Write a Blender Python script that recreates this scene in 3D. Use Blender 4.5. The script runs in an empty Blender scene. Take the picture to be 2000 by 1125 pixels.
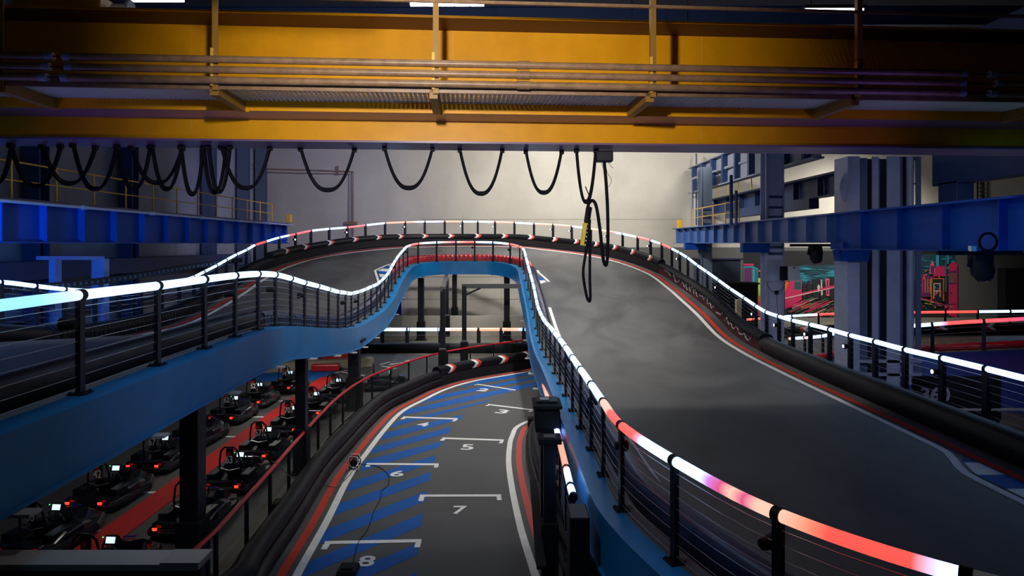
import bpy, bmesh, math, random
from mathutils import Vector, Matrix
random.seed(7)
C = bpy.context.scene.collection
F = 1300.0; HY = 477.0; H = 5.6          # focal length in px, horizon row, eye height
PI = math.pi
# ------------------------------------------------------------------ camera / world / exposure
cam_d = bpy.data.cameras.new('camera'); cam = bpy.data.objects.new('camera', cam_d); C.objects.link(cam)
cam.location = (0, 0, H); cam.rotation_euler = (PI/2, 0, 0)
cam_d.sensor_width = 36; cam_d.lens = F/2000*36; cam_d.shift_y = -(562.5-HY)/2000
cam_d.clip_start = .05; cam_d.clip_end = 300
S = bpy.context.scene; S.camera = cam
w = bpy.data.worlds.new('world'); S.world = w; w.use_nodes = True
w.node_tree.nodes['Background'].inputs[0].default_value = (.004, .008, .03, 1)
w.node_tree.nodes['Background'].inputs[1].default_value = .25
vs = S.view_settings; vs.view_transform = 'Standard'; vs.look = 'None'; vs.gamma = 1; vs.exposure = 0.0
try: vs.use_curve_mapping = False
except Exception: pass

def light(kind, name, loc, energy, col=(1, 1, 1), target=None, size=1, size_y=None, spot=None, blend=.5, parent=None):
    d = bpy.data.lights.new(name, kind); d.energy = energy; d.color = col
    if kind == 'AREA':
        d.size = size
        if size_y: d.shape = 'RECTANGLE'; d.size_y = size_y
    elif kind == 'SPOT':
        d.spot_size = math.radians(spot); d.spot_blend = blend; d.shadow_soft_size = size
    else: d.shadow_soft_size = size
    o = bpy.data.objects.new(name, d); C.objects.link(o)
    if parent: o.parent = parent; loc = Vector(loc)-Vector(parent.location)
    o.location = loc
    if target is not None:
        tl = Vector(target)-(Vector(loc)+(Vector(parent.location) if parent else Vector()))
        o.rotation_euler = tl.to_track_quat('-Z', 'Y').to_euler()
    return o

# ------------------------------------------------------------------ materials
MATS = {}
def mat(name, col, rough=.5, metal=0., emit=None, es=1., noise=0., nscale=4., col2=None, bump=0., alpha=None, spec=None, stretch=None):
    if name in MATS: return MATS[name]
    m = bpy.data.materials.new(name); m.use_nodes = True; nt = m.node_tree; b = nt.nodes['Principled BSDF']
    b.inputs['Base Color'].default_value = (*col, 1); b.inputs['Roughness'].default_value = rough; b.inputs['Metallic'].default_value = metal
    if spec is not None: b.inputs['Specular IOR Level'].default_value = spec
    if emit: b.inputs['Emission Color'].default_value = (*emit, 1); b.inputs['Emission Strength'].default_value = es
    if alpha is not None: b.inputs['Alpha'].default_value = alpha
    if noise or bump or col2:
        tc = nt.nodes.new('ShaderNodeTexCoord'); mp = nt.nodes.new('ShaderNodeMapping'); n = nt.nodes.new('ShaderNodeTexNoise')
        nt.links.new(tc.outputs['Object'], mp.inputs[0]); nt.links.new(mp.outputs[0], n.inputs['Vector'])
        if stretch: mp.inputs['Scale'].default_value = stretch
        n.inputs['Scale'].default_value = nscale; n.inputs['Detail'].default_value = 6; n.inputs['Roughness'].default_value = .6
        r = nt.nodes.new('ShaderNodeValToRGB'); nt.links.new(n.outputs['Fac'], r.inputs[0])
        c2 = col2 or tuple(c*(1-noise) for c in col)
        r.color_ramp.elements[0].position = .38; r.color_ramp.elements[1].position = .62
        r.color_ramp.elements[0].color = (*c2, 1); r.color_ramp.elements[1].color = (*col, 1)
        nt.links.new(r.outputs[0], b.inputs['Base Color'])
        if bump:
            bp = nt.nodes.new('ShaderNodeBump'); bp.inputs['Strength'].default_value = bump; bp.inputs['Distance'].default_value = .01
            nt.links.new(n.outputs['Fac'], bp.inputs['Height']); nt.links.new(bp.outputs[0], b.inputs['Normal'])
    MATS[name] = m; return m
BLK = mat('black_paint', (.008, .009, .016), .45, spec=.3)
CBLK = mat('cable_black', (.004, .004, .009), .6, spec=.12)
BLKM = mat('black_matte', (.008, .008, .011), .75, spec=.25)
RUB = mat('black_rubber', (.006, .006, .011), .5, spec=.25, noise=.4, nscale=3)
BLUE = mat('blue_steel', (.003, .20, .52), .4, noise=.12, nscale=2)
RUNB = mat('runway_blue', (.003, .06, .36), .6, spec=.2, noise=.2, nscale=1.2)
NAVY = mat('navy_steel', (.02, .05, .16), .55)
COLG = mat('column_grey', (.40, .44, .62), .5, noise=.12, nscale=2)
TRSG = mat('truss_grey', (.26, .30, .38), .55)
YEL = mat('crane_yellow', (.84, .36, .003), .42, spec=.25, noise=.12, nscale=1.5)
YELR = mat('rail_yellow', (.72, .40, .04), .5)
PIPE = mat('conductor_bar', (.30, .17, .09), .4, noise=.3, nscale=6)
CONC = mat('beige_floor', (.16, .155, .13), .6, noise=.15, nscale=1.5)
GRID = mat('galvanised', (.75, .77, .72), .45)
STEEL = mat('steel_wire', (.5, .5, .52), .3, metal=.8)
RED = mat('red_plastic', (.55, .012, .02), .35, noise=.15, nscale=4)
REDP = mat('red_line', (.62, .045, .025), .5, noise=.15, nscale=5)
REDC = mat('red_carpet', (.68, .008, .010), .75)
WHT = mat('white_line', (.86, .86, .85), .5, noise=.1, nscale=6)
BLUP = mat('blue_floor_paint', (.002, .10, .42), .65, spec=.25, noise=.12, nscale=2.5)
GREY = mat('grey_top', (.50, .48, .49), .6)
WALL = mat('wall_beige', (.52, .49, .44), .8, noise=.14, nscale=.35, bump=.1)
WALLD = mat('wall_dark_band', (.11, .11, .105), .8)
CEIL = mat('ceiling_navy', (.02, .03, .07), .8)
TAIL = mat('tail_light_red', (.3, 0, 0), .4, emit=(1, .03, .01), es=4)
SCR = mat('screen_glow', (.2, .25, .3), .3, emit=(.65, .85, 1), es=1.3)
LAMPW = mat('lamp_white', (.8, .8, .8), .4, emit=(.9, .95, 1), es=14)
GLOS = mat('kart_black', (.012, .013, .02), .16)
KBLU = mat('kart_blue', (.01, .04, .3), .25)
CLEAR = mat('smoked_panel', (.03, .035, .04), .08, alpha=.22)

def asphalt(name, c1, c2, rough=.5, long=(1, 1, 1)):
    m = bpy.data.materials.new(name); m.use_nodes = True; nt = m.node_tree; b = nt.nodes['Principled BSDF']; N = nt.nodes.new; L = nt.links.new
    tc = N('ShaderNodeTexCoord'); mp = N('ShaderNodeMapping'); mp.inputs['Scale'].default_value = long; L(tc.outputs['Object'], mp.inputs[0])
    n1 = N('ShaderNodeTexNoise'); n1.inputs['Scale'].default_value = .55; n1.inputs['Detail'].default_value = 7; n1.inputs['Roughness'].default_value = .62; n1.inputs['Distortion'].default_value = .6; L(mp.outputs[0], n1.inputs['Vector'])
    n2 = N('ShaderNodeTexNoise'); n2.inputs['Scale'].default_value = 60; L(tc.outputs['Object'], n2.inputs['Vector'])
    r = N('ShaderNodeValToRGB'); L(n1.outputs['Fac'], r.inputs[0]); e = r.color_ramp.elements
    e[0].position = .33; e[0].color = (*c2, 1); e[1].position = .6; e[1].color = (*c1, 1); L(r.outputs[0], b.inputs['Base Color'])
    rr = N('ShaderNodeMapRange'); L(n1.outputs['Fac'], rr.inputs[0]); rr.inputs['To Min'].default_value = rough-.12; rr.inputs['To Max'].default_value = rough+.15; L(rr.outputs[0], b.inputs['Roughness'])
    bp = N('ShaderNodeBump'); bp.inputs['Strength'].default_value = .25; bp.inputs['Distance'].default_value = .004; L(n2.outputs['Fac'], bp.inputs['Height']); L(bp.outputs[0], b.inputs['Normal'])
    return m
DECK = asphalt('deck_asphalt', (.13, .13, .135), (.05, .05, .056), .48, (1, .5, 1))
ROAD = asphalt('lower_asphalt', (.075, .076, .08), (.052, .052, .057), .6)
LEDM = bpy.data.materials.new('led_tube'); LEDM.use_nodes = True
_nt = LEDM.node_tree; _b = _nt.nodes['Principled BSDF']; _a = _nt.nodes.new('ShaderNodeAttribute'); _a.attribute_name = 'Col'
_nt.links.new(_a.outputs['Color'], _b.inputs['Emission Color']); _b.inputs['Emission Strength'].default_value = 3.3; _b.inputs['Base Color'].default_value = (.5, .5, .5, 1); _b.inputs['Roughness'].default_value = .3

# ------------------------------------------------------------------ mesh helpers
class MB:
    def __init__(s): s.v = []; s.f = []; s.m = []; s.c = None; s.sm = []
    def add(s, vs, fs, mi=0, sm=False):
        o = len(s.v); s.v += [tuple(v) for v in vs]
        for f in fs: s.f.append([i+o for i in f]); s.m.append(mi); s.sm.append(sm)
        return s
    def box(s, c, d, rz=0, mi=0, mx=None, rx=0, ry=0, taper=1.):
        R = mx or (Matrix.Rotation(rz, 3, 'Z') @ Matrix.Rotation(ry, 3, 'Y') @ Matrix.Rotation(rx, 3, 'X')); c = Vector(c)
        vs = []
        for k in (-.5, .5):
            t = taper if k > 0 else 1.
            for (i, j) in ((-.5, -.5), (.5, -.5), (.5, .5), (-.5, .5)): vs.append(c+R@Vector((i*d[0]*t, j*d[1]*t, k*d[2])))
        return s.add(vs, [(3, 2, 1, 0), (4, 5, 6, 7), (0, 1, 5, 4), (1, 2, 6, 5), (2, 3, 7, 6), (3, 0, 4, 7)], mi)
    def bar(s, a, b, wd, th, mi=0, up=Vector((0, 0, 1))):
        a = Vector(a); b = Vector(b); t = (b-a); L = t.length; t.normalize(); x = t.cross(up)
        if x.length < 1e-4: x = Vector((1, 0, 0))
        x.normalize(); z = x.cross(t); mx = Matrix((x, t, z)).transposed()
        return s.box((a+b)/2, (wd, L, th), mx=mx, mi=mi)
    def tube(s, pts, r, n=8, mi=0, closed=False, caps=True):
        pts = [Vector(p) for p in pts]; vs = []; N = len(pts); last = None
        for i, p in enumerate(pts):
            if closed: t = pts[(i+1) % N]-pts[i-1]
            else: t = pts[min(i+1, N-1)]-pts[max(i-1, 0)]
            t.normalize()
            if last is None:
                a = Vector((0, 0, 1)) if abs(t.z) < .9 else Vector((1, 0, 0)); x = t.cross(a).normalized()
            else: x = (last-t*last.dot(t)).normalized()
            last = x; y = t.cross(x); rr = r[i] if isinstance(r, (list, tuple)) else r
            for k in range(n): q = 2*PI*k/n; vs.append(p+x*math.cos(q)*rr+y*math.sin(q)*rr)
        fs = []
        for i in range(N if closed else N-1):
            for k in range(n):
                a = i*n+k; b = i*n+(k+1) % n; j = (i+1) % N; fs.append((a, b, j*n+(k+1) % n, j*n+k))
        s.add(vs, fs, mi, True)
        if caps and not closed: s.add(vs[:n], [tuple(range(n-1, -1, -1))], mi); s.add(vs[-n:], [tuple(range(n))], mi)
        return s
    def sweep(s, pts, prof, mi=0, caps=True, sm=False, closed_prof=True, mats=None):
        """prof(i) or list of (u outward-left, v up)"""
        pts = [Vector(p) for p in pts]; N = len(pts); vs = []; fr = normals(pts); n = None
        for i, p in enumerate(pts):
            pr = prof(i) if callable(prof) else prof; n = len(pr)
            for (u, v) in pr: vs.append(p+fr[i]*u+Vector((0, 0, v)))
        o = len(s.v); s.v += [tuple(v) for v in vs]; K = n if closed_prof else n-1
        for i in range(N-1):
            for k in range(K):
                s.f.append([o+i*n+k, o+(i+1)*n+k, o+(i+1)*n+(k+1) % n, o+i*n+(k+1) % n]); s.m.append(mats[k] if mats else mi); s.sm.append(sm)
        if caps and closed_prof:
            s.f.append([o+k for k in range(n)]); s.m.append(mi); s.sm.append(False)
            s.f.append([o+(N-1)*n+k for k in range(n-1, -1, -1)]); s.m.append(mi); s.sm.append(False)
        return s
    def cyl(s, c, r, h, axis='Z', n=20, mi=0, r2=None):
        c = Vector(c); A = {'X': Vector((1, 0, 0)), 'Y': Vector((0, 1, 0)), 'Z': Vector((0, 0, 1))}[axis] if isinstance(axis, str) else Vector(axis).normalized()
        return s.tube([c-A*h/2, c+A*h/2], [r, r if r2 is None else r2], n, mi)
    def torus(s, c, R, r, axis='Y', n=20, m=8, mi=0):
        c = Vector(c); P = []
        for i in range(n):
            q = 2*PI*i/n
            P.append(c+(Vector((math.cos(q)*R, 0, math.sin(q)*R)) if axis == 'Y' else Vector((0, math.cos(q)*R, math.sin(q)*R)) if axis == 'X' else Vector((math.cos(q)*R, math.sin(q)*R, 0))))
        return s.tube(P, r, m, mi, closed=True)
    def build(s, name, mats, parent=None, bevel=0, recalc=True):
        me = bpy.data.meshes.new(name); me.from_pydata(s.v, [], s.f); me.update()
        if not isinstance(mats, (list, tuple)): mats = [mats]
        for m in mats: me.materials.append(m)
        me.polygons.foreach_set('material_index', s.m); me.polygons.foreach_set('use_smooth', s.sm)
        if recalc:
            bm = bmesh.new(); bm.from_mesh(me); bmesh.ops.recalc_face_normals(bm, faces=bm.faces); bm.to_mesh(me); bm.free()
        if s.c is not None:
            at = me.color_attributes.new('Col', 'FLOAT_COLOR', 'POINT')
            for i, c in enumerate(s.c): at.data[i].color = (*c, 1)
        o = bpy.data.objects.new(name, me); C.objects.link(o)
        if parent is not None:
            o.parent = parent
        if bevel:
            b = o.modifiers.new('bevel', 'BEVEL'); b.width = bevel; b.segments = 2; b.limit_method = 'ANGLE'
        return o
def normals(pts):
    N = len(pts); out = []
    for i in range(N):
        t = pts[min(i+1, N-1)]-pts[max(i-1, 0)]; n = Vector((-t.y, t.x, 0)); n.normalize(); out.append(n)
    return out
def tag(o, label=None, cat=None, group=None, kind=None):
    if label: o['label'] = label
    if cat: o['category'] = cat
    if group: o['group'] = group
    if kind: o['kind'] = kind
    return o
def empty(name, loc=(0, 0, 0), rz=0):
    o = bpy.data.objects.new(name, None); C.objects.link(o); o.location = loc; o.rotation_euler = (0, 0, rz); o.empty_display_size = .2; return o
def thing(name, label, cat, loc=(0, 0, 0), rz=0, group=None):
    return tag(empty(name, loc, rz), label, cat, group)
def dup(o, parent=None, loc=None, rz=None):
    c = o.copy(); C.objects.link(c)
    if parent is not None: c.parent = parent
    if loc is not None: c.location = loc
    if rz is not None: c.rotation_euler = (0, 0, rz)
    for ch in list(o.children):
        dup(ch, c)
    return c
def P(px, py, Y): return Vector(((px-1000)*Y/F, Y, H-(py-HY)*Y/F))
def G(px, py, z=0.): Y = F*(H-z)/(py-HY); return Vector(((px-1000)*Y/F, Y, z))
def resample(pts, step):
    pts = [Vector(p) for p in pts]; out = [pts[0].copy()]; acc = 0
    L = sum((pts[i+1]-pts[i]).length for i in range(len(pts)-1)); n = max(2, round(L/step)); st = L/n; tgt = st; k = 0; done = 0
    for i in range(len(pts)-1):
        seg = (pts[i+1]-pts[i]).length
        while done+seg >= tgt-1e-9 and len(out) <= n:
            out.append(pts[i].lerp(pts[i+1], (tgt-done)/max(seg, 1e-9))); tgt += st
        done += seg
    if (out[-1]-pts[-1]).length > 1e-4: out.append(pts[-1].copy())
    return out
def catmull(pts, k=6):
    pts = [Vector(p) for p in pts]; N = len(pts); out = []
    for i in range(N-1):
        p0 = pts[max(i-1, 0)]; p1 = pts[i]; p2 = pts[i+1]; p3 = pts[min(i+2, N-1)]
        for j in range(k):
            t = j/k; out.append(.5*((2*p1)+(p2-p0)*t+(2*p0-5*p1+4*p2-p3)*t*t+(3*p1-p0-3*p2+p3)*t**3))
    out.append(pts[-1].copy()); return out
def arc(pts):
    a = [0.]
    for i in range(len(pts)-1): a.append(a[-1]+(pts[i+1]-pts[i]).length)
    return a
def at(pts, a, s):
    s = max(0, min(s, a[-1]-1e-6))
    lo = 0; hi = len(a)-1
    while hi-lo > 1:
        m = (lo+hi)//2
        if a[m] <= s: lo = m
        else: hi = m
    return pts[lo].lerp(pts[lo+1], (s-a[lo])/max(a[lo+1]-a[lo], 1e-9))
def text_mesh(txt, name, m, parent, size, sx=1., depth=.004, mx=None):
    cu = bpy.data.curves.new(name, 'FONT'); cu.body = txt; cu.size = size; cu.align_x = 'CENTER'; cu.align_y = 'CENTER'; cu.extrude = depth/2; cu.offset = size*.022
    t = bpy.data.objects.new(name, cu); C.objects.link(t); bpy.context.view_layer.update()
    me = bpy.data.meshes.new_from_object(t); bpy.data.objects.remove(t); me.materials.clear(); me.materials.append(m)
    me.transform(Matrix.Diagonal((sx, 1, 1, 1)))
    if mx is not None: me.transform(mx)
    o = bpy.data.objects.new(name, me); C.objects.link(o)
    if parent is not None: o.parent = parent
    return o
def rnd_prof(w_, h_, n=10, u0=0, flat=0.):
    """rounded-top barrier section, u outward, v up"""
    pr = [(u0-w_/2, 0)]
    for k in range(n+1):
        q = PI-PI*k/n; pr.append((u0+math.cos(q)*w_/2, h_-w_*.42+math.sin(q)*w_*.42))
    pr.append((u0+w_/2, 0)); return pr[::-1]

# ------------------------------------------------------------------ lamps that light the hall
LAMPS = []
def ceiling_lamp(x, y, hc, L, label, energy, col=(1, .93, .82), tilt_to=None, n=5, rz=0., sh=.25, spot=None):
    z = H+hc; r = thing('ceiling_lamp', label, 'ceiling light', (x, y, z), rz, 'strip lamps hung under the ceiling')
    MB().box((0, 0, .07), (L+.1, .16, .08)).build('housing', BLK, r, .01)
    for k in range(n): MB().box((-L/2+L*(k+.5)/n, 0, 0), (L/n*.93, .12, .05)).build('tube', LAMPW, r)
    for sx in (-1, 1): MB().tube([(sx*L*.4, 0, .1), (sx*L*.4, 0, 9.2-hc)], .012, 5).build('hanger', BLKM, r)
    tgt = tilt_to or (x, y, 0)
    d = bpy.data.lights.new('lamp_light', 'SPOT' if spot else 'AREA'); d.energy = energy; d.color = col
    if spot: d.spot_size = math.radians(spot); d.spot_blend = .9; d.shadow_soft_size = .3
    else: d.shape = 'RECTANGLE'; d.size = L; d.size_y = sh
    o = bpy.data.objects.new('lamp_light', d); C.objects.link(o); o.parent = r; o.location = (0, 0, -.08)
    v = Vector(tgt)-Vector((x, y, z-.08)); q = v.to_track_quat('-Z', 'Y').to_euler(); o.rotation_euler = q
    return r
WARM = (1, .95, .86)
# seen above the girder
ceiling_lamp(-1.52, 15.6, 5.62, 1.75, 'bright strip lamp above the middle of the yellow girder', 130, WARM)
ceiling_lamp(-8.3, 15.6, 5.72, 1.2, 'bright strip lamp at the top left above the yellow girder', 25, WARM)
ceiling_lamp(7.55, 15.6, 5.48, 1.35, 'bright strip lamp at the top right above the yellow girder', 40, WARM)
# lamps outside the frame that light the crane, the deck and the back wall
ceiling_lamp(-1.5, 10.2, 6.6, 1.2, 'strip lamp over the front of the crane walkway', 220, WARM, (-1.5, 13.4, H+3.6), spot=95)
ceiling_lamp(2.5, 28, 8.2, 2.2, 'strip lamp over the loop of the upper track', 4600, WARM, spot=105)
ceiling_lamp(3.4, 15.3, 4.85, 1.6, 'strip lamp hidden behind the right half of the yellow girder', 130, WARM)
ceiling_lamp(-3.5, 31, 8.2, 2.2, 'strip lamp over the left bend of the upper track', 2600, WARM, spot=110)
ceiling_lamp(3.5, 38.5, 8.4, 2.2, 'strip lamp near the back wall over the crest', 3100, WARM, (4.5, 51, H+.5))
ceiling_lamp(15, 41, 8.2, 2.2, 'strip lamp over the right bay by the back wall', 600, WARM, (16, 51, H-2))
ceiling_lamp(-1.8, 21, 8.2, 2.2, 'strip lamp over the starting grid', 1450, WARM, (-1.8, 21, 0), spot=85)

def added_spot(loc, tgt, energy, col, label, spot=70):  # unseen spotlights added to tint walls, beams, girder and deck
    r = thing('added_spot', label, 'spotlight', loc, 0, 'added spotlights')
    d = (Vector(tgt)-Vector(loc)).normalized()
    MB().tube([-d*.18, d*.12, d*.16], [.08, .1, .1], 12).build('housing', BLKM, r)
    MB().torus((0, 0, .02), .14, .012, 'Y', 14, 6).build('yoke', BLKM, r)
    if loc[2] > H+4: MB().tube([(0, 0, .1), (0, 0, H+9.6-loc[2])], .02, 6).build('drop_pole', BLKM, r)
    o = light('SPOT', 'blue_light', Vector(loc)+d*.2, energy, col, tgt, .1, spot=spot, blend=.8, parent=r)
    return r
BL = (.04, .30, 1.0)
added_spot((-11.4, 10, H+.3), (-14, 21, H+.3), 520, BL, 'added spotlight shining on the left runway beam', 62)
added_spot((-12.4, 13, H-.35), (-18, 30, 2.8), 1500, BL, 'added spotlight shining on the left wall', 100)
added_spot((-9.0, 33, H+7.0), (-15, 48, H+1.5), 2200, (.48, .46, 1), 'added spotlight shining on the far left wall', 90)
added_spot((9.2, 9.5, H-.2), (12, 21, H-.1), 300, BL, 'added spotlight shining on the right runway beam', 62)
added_spot((12.0, 11, H+.9), (13, 25, H-1.8), 800, (.6, .68, 1), 'added spotlight shining on the wide grey column', 60)
added_spot((9.9, 5.5, H+1.5), (6.0, 10.5, 2.15), 90, BL, 'added spotlight washing the near right deck blue', 80)
added_spot((-10.5, 9.5, H-1.0), (-5, 14, H+2), 230, (.25, .12, 1), 'added violet spotlight shining up under the left half of the girder', 80)
added_spot((9.6, 9.5, H-1.2), (4, 14.2, H+2), 230, (.28, .14, 1), 'added violet spotlight shining up under the right half of the girder', 80)
added_spot((3.2, 2.6, H+1.4), (-5.2, 15.5, H-2.2), 420, (.22, .55, 1), 'added spotlight shining on the blue edge beam of the left arm', 60)
def flood(x, y, z, tgt, e, label, spot=75, col=WARM):  # unseen flood lamp added to light the girder face
    r = thing('added_flood', label, 'spotlight', (x, y, z)); MB().box((0, 0, 0), (.4, .12, .28)).build('housing', BLKM, r, .02)
    MB().tube([(0, -.05, 0), (0, -.05, H+9.58-z)], .03, 8).build('drop_pole', BLKM, r)
    light('SPOT', 'flood_light', (x, y+.1, z), e, col, tgt, .15, spot=spot, blend=.9, parent=r)
ceiling_lamp(-2.2, 6.6, 3.3, 1.2, 'added strip lamp over the near end of the starting grid', 240, (.9, .95, 1), (-.6, 10.5, 1.2), spot=100)  # unseen, added to brighten the near grid and edge beam
ceiling_lamp(26, 44, 7.2, 2.2, 'added strip lamp lighting the city mural', 6500, WARM, (25.5, 51, H-2.0), spot=110)  # added out of view to brighten the mural
flood(-1.0, 3.0, H+2.7, (-1.0, 13.5, H+3.1), 3300, 'added flood lamp hanging from the ceiling before the crane girder', 76)
# ------------------------------------------------------------------ the hall
def struct(name, mb, m, **k):
    o = mb.build(name, m, **k); o['kind'] = 'structure'; return o
WB = 51.0; XL = -19.5; XR = 44.0; CZ = H+9.6
struct('floor', MB().box(((XL+XR)/2, 24, -.1), (XR-XL+1, 60, .2)), CONC)
struct('ceiling', MB().box(((XL+XR)/2, 24, CZ+.1), (XR-XL+1, 60, .2)), CEIL)
struct('wall_back', MB().box(((XL+XR)/2, WB+.15, CZ/2), (XR-XL+1, .3, CZ)), WALL)
struct('wall_left', MB().box((XL-.15, 24, CZ/2), (.3, 60, CZ)), mat('wall_left_paint', (.30, .32, .40), .85, noise=.15, nscale=.4))
struct('wall_right', MB().box((XR+.15, 24, CZ/2), (.3, 60, CZ)), WALLD)
struct('wall_front', MB().box(((XL+XR)/2, -6.15, CZ/2), (XR-XL+1, .3, CZ)), WALLD)
struct('trim_1', MB().box(((7.6+XR)/2, WB-.03, 2.68), (XR-7.6, .06, 5.36)), WALLD)
struct('trim_2', MB().box((-4.5, 40.6, .62), (18, .12, 1.24)), WALL)
mb = MB()
for z in (1.4, 3.1): mb.box((-2, WB-.005, z), (19, .02, .03))
for x in (-.8, -8.5, 6.6): mb.box((x, WB-.005, 2.2), (.02, .02, 3.4))
mb.box((3, WB-.005, H+1.9), (20, .02, .025))
struct('trim_3', mb, mat('joint_dark', (.2, .19, .17), .8))
# roof beams, dark
for i, y in enumerate((18, 26, 34, 42)):
    r = thing('roof_beam', ['dark roof beam nearest behind the girder', 'second dark roof beam behind the girder', 'third dark roof beam behind the girder', 'dark roof beam nearest the back wall'][i], 'beam', (8, y, H+8.9), 0, 'roof beams under the ceiling')
    MB().box((0, 0, .35), (55, .3, .04)).box((0, 0, -.35), (55, .3, .04)).box((0, 0, 0), (55, .03, .68)).build('girder_section', NAVY, r)
# left wall columns (far behind the guardrail)
def h_column(x, y, z0, z1, wd, dp, m, label, name='wall_column', group=None, bands=()):
    r = thing(name, label, 'column', (x, y, z0), 0, group); L = z1-z0
    MB().box((0, -dp/2, L/2), (wd, .04, L)).box((0, dp/2, L/2), (wd, .04, L)).build('flange', m, r)
    MB().box((0, 0, L/2), (.05, dp, L)).build('web', m, r)
    MB().box((0, 0, .02), (wd+.2, dp+.2, .04)).build('base_plate', m, r)
    mb = MB()
    for b in bands: mb.box((0, -dp/2-.03, b-z0), (wd*.9, .03, .18))
    if bands: mb.build('tie_plate', m, r)
    return r
nm = ['nearest', 'second', 'third', 'fourth', 'fifth']
for i, y in enumerate((26.5, 32.9, 41.7, 47.0, 50.3)):
    h_column(XL+.55, y, 0, CZ, .7, .55, NAVY if i < 2 else mat('column_dim', (.10, .13, .19), .6), f'dark steel wall column on the left wall, {nm[i]} to the camera', group='columns along the left wall')
# lower left wall dressing: door frame, blue posts, ledge
r = thing('portal_frame', 'blue-lit steel door frame against the left wall', 'frame', (0, 0, 0))
for px, Y, wdt in ((196, 22.6, .42), (108, 21.0, .2)):
    a = P(px, 505, Y); MB().box((a.x, Y, a.z/2), (wdt, .3, a.z)).build('frame_post', mat('frame_blue', (.12, .2, .5), .5), r)
a = P(75, 504, 20.5); b = P(200, 504, 22.6); MB().bar(a, b, .2, .12).build('lintel', MATS['frame_blue'], r)
r = thing('cable_tray', 'long dark perforated cable tray sagging along the left wall', 'cable tray', (0, 0, 0))
pts = catmull([P(-60, 570, 17), P(60, 562, 18.5), P(160, 553, 21), P(260, 540, 24), P(370, 521, 28), P(470, 508, 32)], 5)
MB().sweep(pts, [(-.08, -.1), (.08, -.1), (.08, .1), (-.08, .1)]).build('tray', BLKM, r)
mb = MB()
for p in resample(pts, .32): mb.box(p+Vector((.085, 0, 0)), (.01, .09, .09))
tag(mb.build('rung', NAVY, r), kind='stuff')
r = thing('wall_ledge', 'dark horizontal duct on the left wall under the runway beam', 'duct', (0, 0, 0))
MB().box((XL+.9, 26, H-1.0), (1.2, 40, .7)).build('duct_body', NAVY, r)
MB().box((XL+.6, 32, H-2.9), (.5, 30, .12)).build('shelf_edge', NAVY, r)
for i, (px, py, Y) in enumerate(((760, 0, 0),)): pass
# conduits on the back wall
r = thing('wall_conduit', 'thin pair of pipes running along and down the back wall', 'pipe', (0, 0, 0))
Yw = WB-.12
MB().tube([P(430, 288, 46), P(506, 329, Yw), P(690, 335, Yw), P(690, 440, Yw), P(690, 520, Yw)], .05, 6).build('pipe', PIPE, r)
MB().tube([P(430, 296, 46), P(506, 336, Yw), P(684, 340, Yw), P(683, 440, Yw), P(683, 520, Yw)], .035, 6).build('pipe', PIPE, r)
MB().box(P(660, 333, Yw), (.1, .12, .7)).box(P(686, 436, Yw), (.9, .1, .25)).build('clamp', PIPE, r)
r = thing('drain_pipe', 'tall pipe with an elbow in the corner right of the pale wall', 'pipe', (0, 0, 0))
MB().tube([P(1500, 301, 36), P(1352, 349, 48.6), P(1352, 440, 48.6)], .09, 10).build('pipe', TRSG, r)
MB().tube([P(1360, 300, 50), P(1360, 440, 50)], .06, 8).build('pipe', NAVY, r)

# ------------------------------------------------------------------ runway beams on both sides
def runway(x, y0, y1, zb, zt, side, label, step, m, haunch=None):
    r = thing('runway_beam', label, 'beam', (0, 0, 0)); L = y1-y0; yc = (y0+y1)/2; s = side
    MB().box((x, yc, zt-.03), (.55, L, .06)).build('top_flange', m, r)
    MB().box((x, yc, (zb+zt)/2), (.03, L, zt-zb)).build('web', m, r)
    MB().box((x, yc, zb+.02), (.45, L, .04)).build('bottom_flange', m, r)
    y = y0+.3
    while y < y1:
        MB().box((x-s*.12, y, (zb+zt)/2), (.22, .03, zt-zb-.1)).build('stiffener', m, r); y += step
    return r
RZ = H+1.22
rl = runway(-13.85, 2, 41, H+.03, RZ, -1, 'long blue riveted runway beam on the left side', 1.72, RUNB)
MB().tube([(-13.5, 2, RZ-.06), (-13.5, 41, RZ-.06)], .05, 8).build('pipe', COLG, rl)
mb = MB()
for y in range(5, 41, 4): mb.cyl((-13.5, y, RZ-.06), .075, .25, 'Y', 10)
mb.build('pipe_coupling', COLG, rl)
MB().box((-14.2, 21.5, RZ+.03), (.9, 39, .06)).build('walkway', NAVY, rl)
rr = runway(11.85, 24.3, 48.1, H+.05, H+1.13, 1, 'pale blue runway beam running to the back wall on the right', 1.72, mat('runway_pale', (.05, .12, .34), .5, noise=.15, nscale=1.2))
rr2 = runway(11.85, 3, 24.3, H-.19, H+1.13, 1, 'deep blue runway beam passing the wide grey column', 2.1, RUNB)
MB().box((11.85, 24.0, H-.07), (.3, .9, .24)).build('splice', RUNB, rr2)
tag(MB().box((-13.6, 40.6, RZ+.35), (.3, .3, .5)).build('buffer', YELR, bevel=.03), 'small yellow end stop on the left runway beam', 'end stop')
tag(MB().box((11.9, 47.2, H+1.43), (.35, .3, .6)).build('buffer', YELR, bevel=.03), 'small orange end stop on the far end of the right runway beam', 'end stop')
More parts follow.
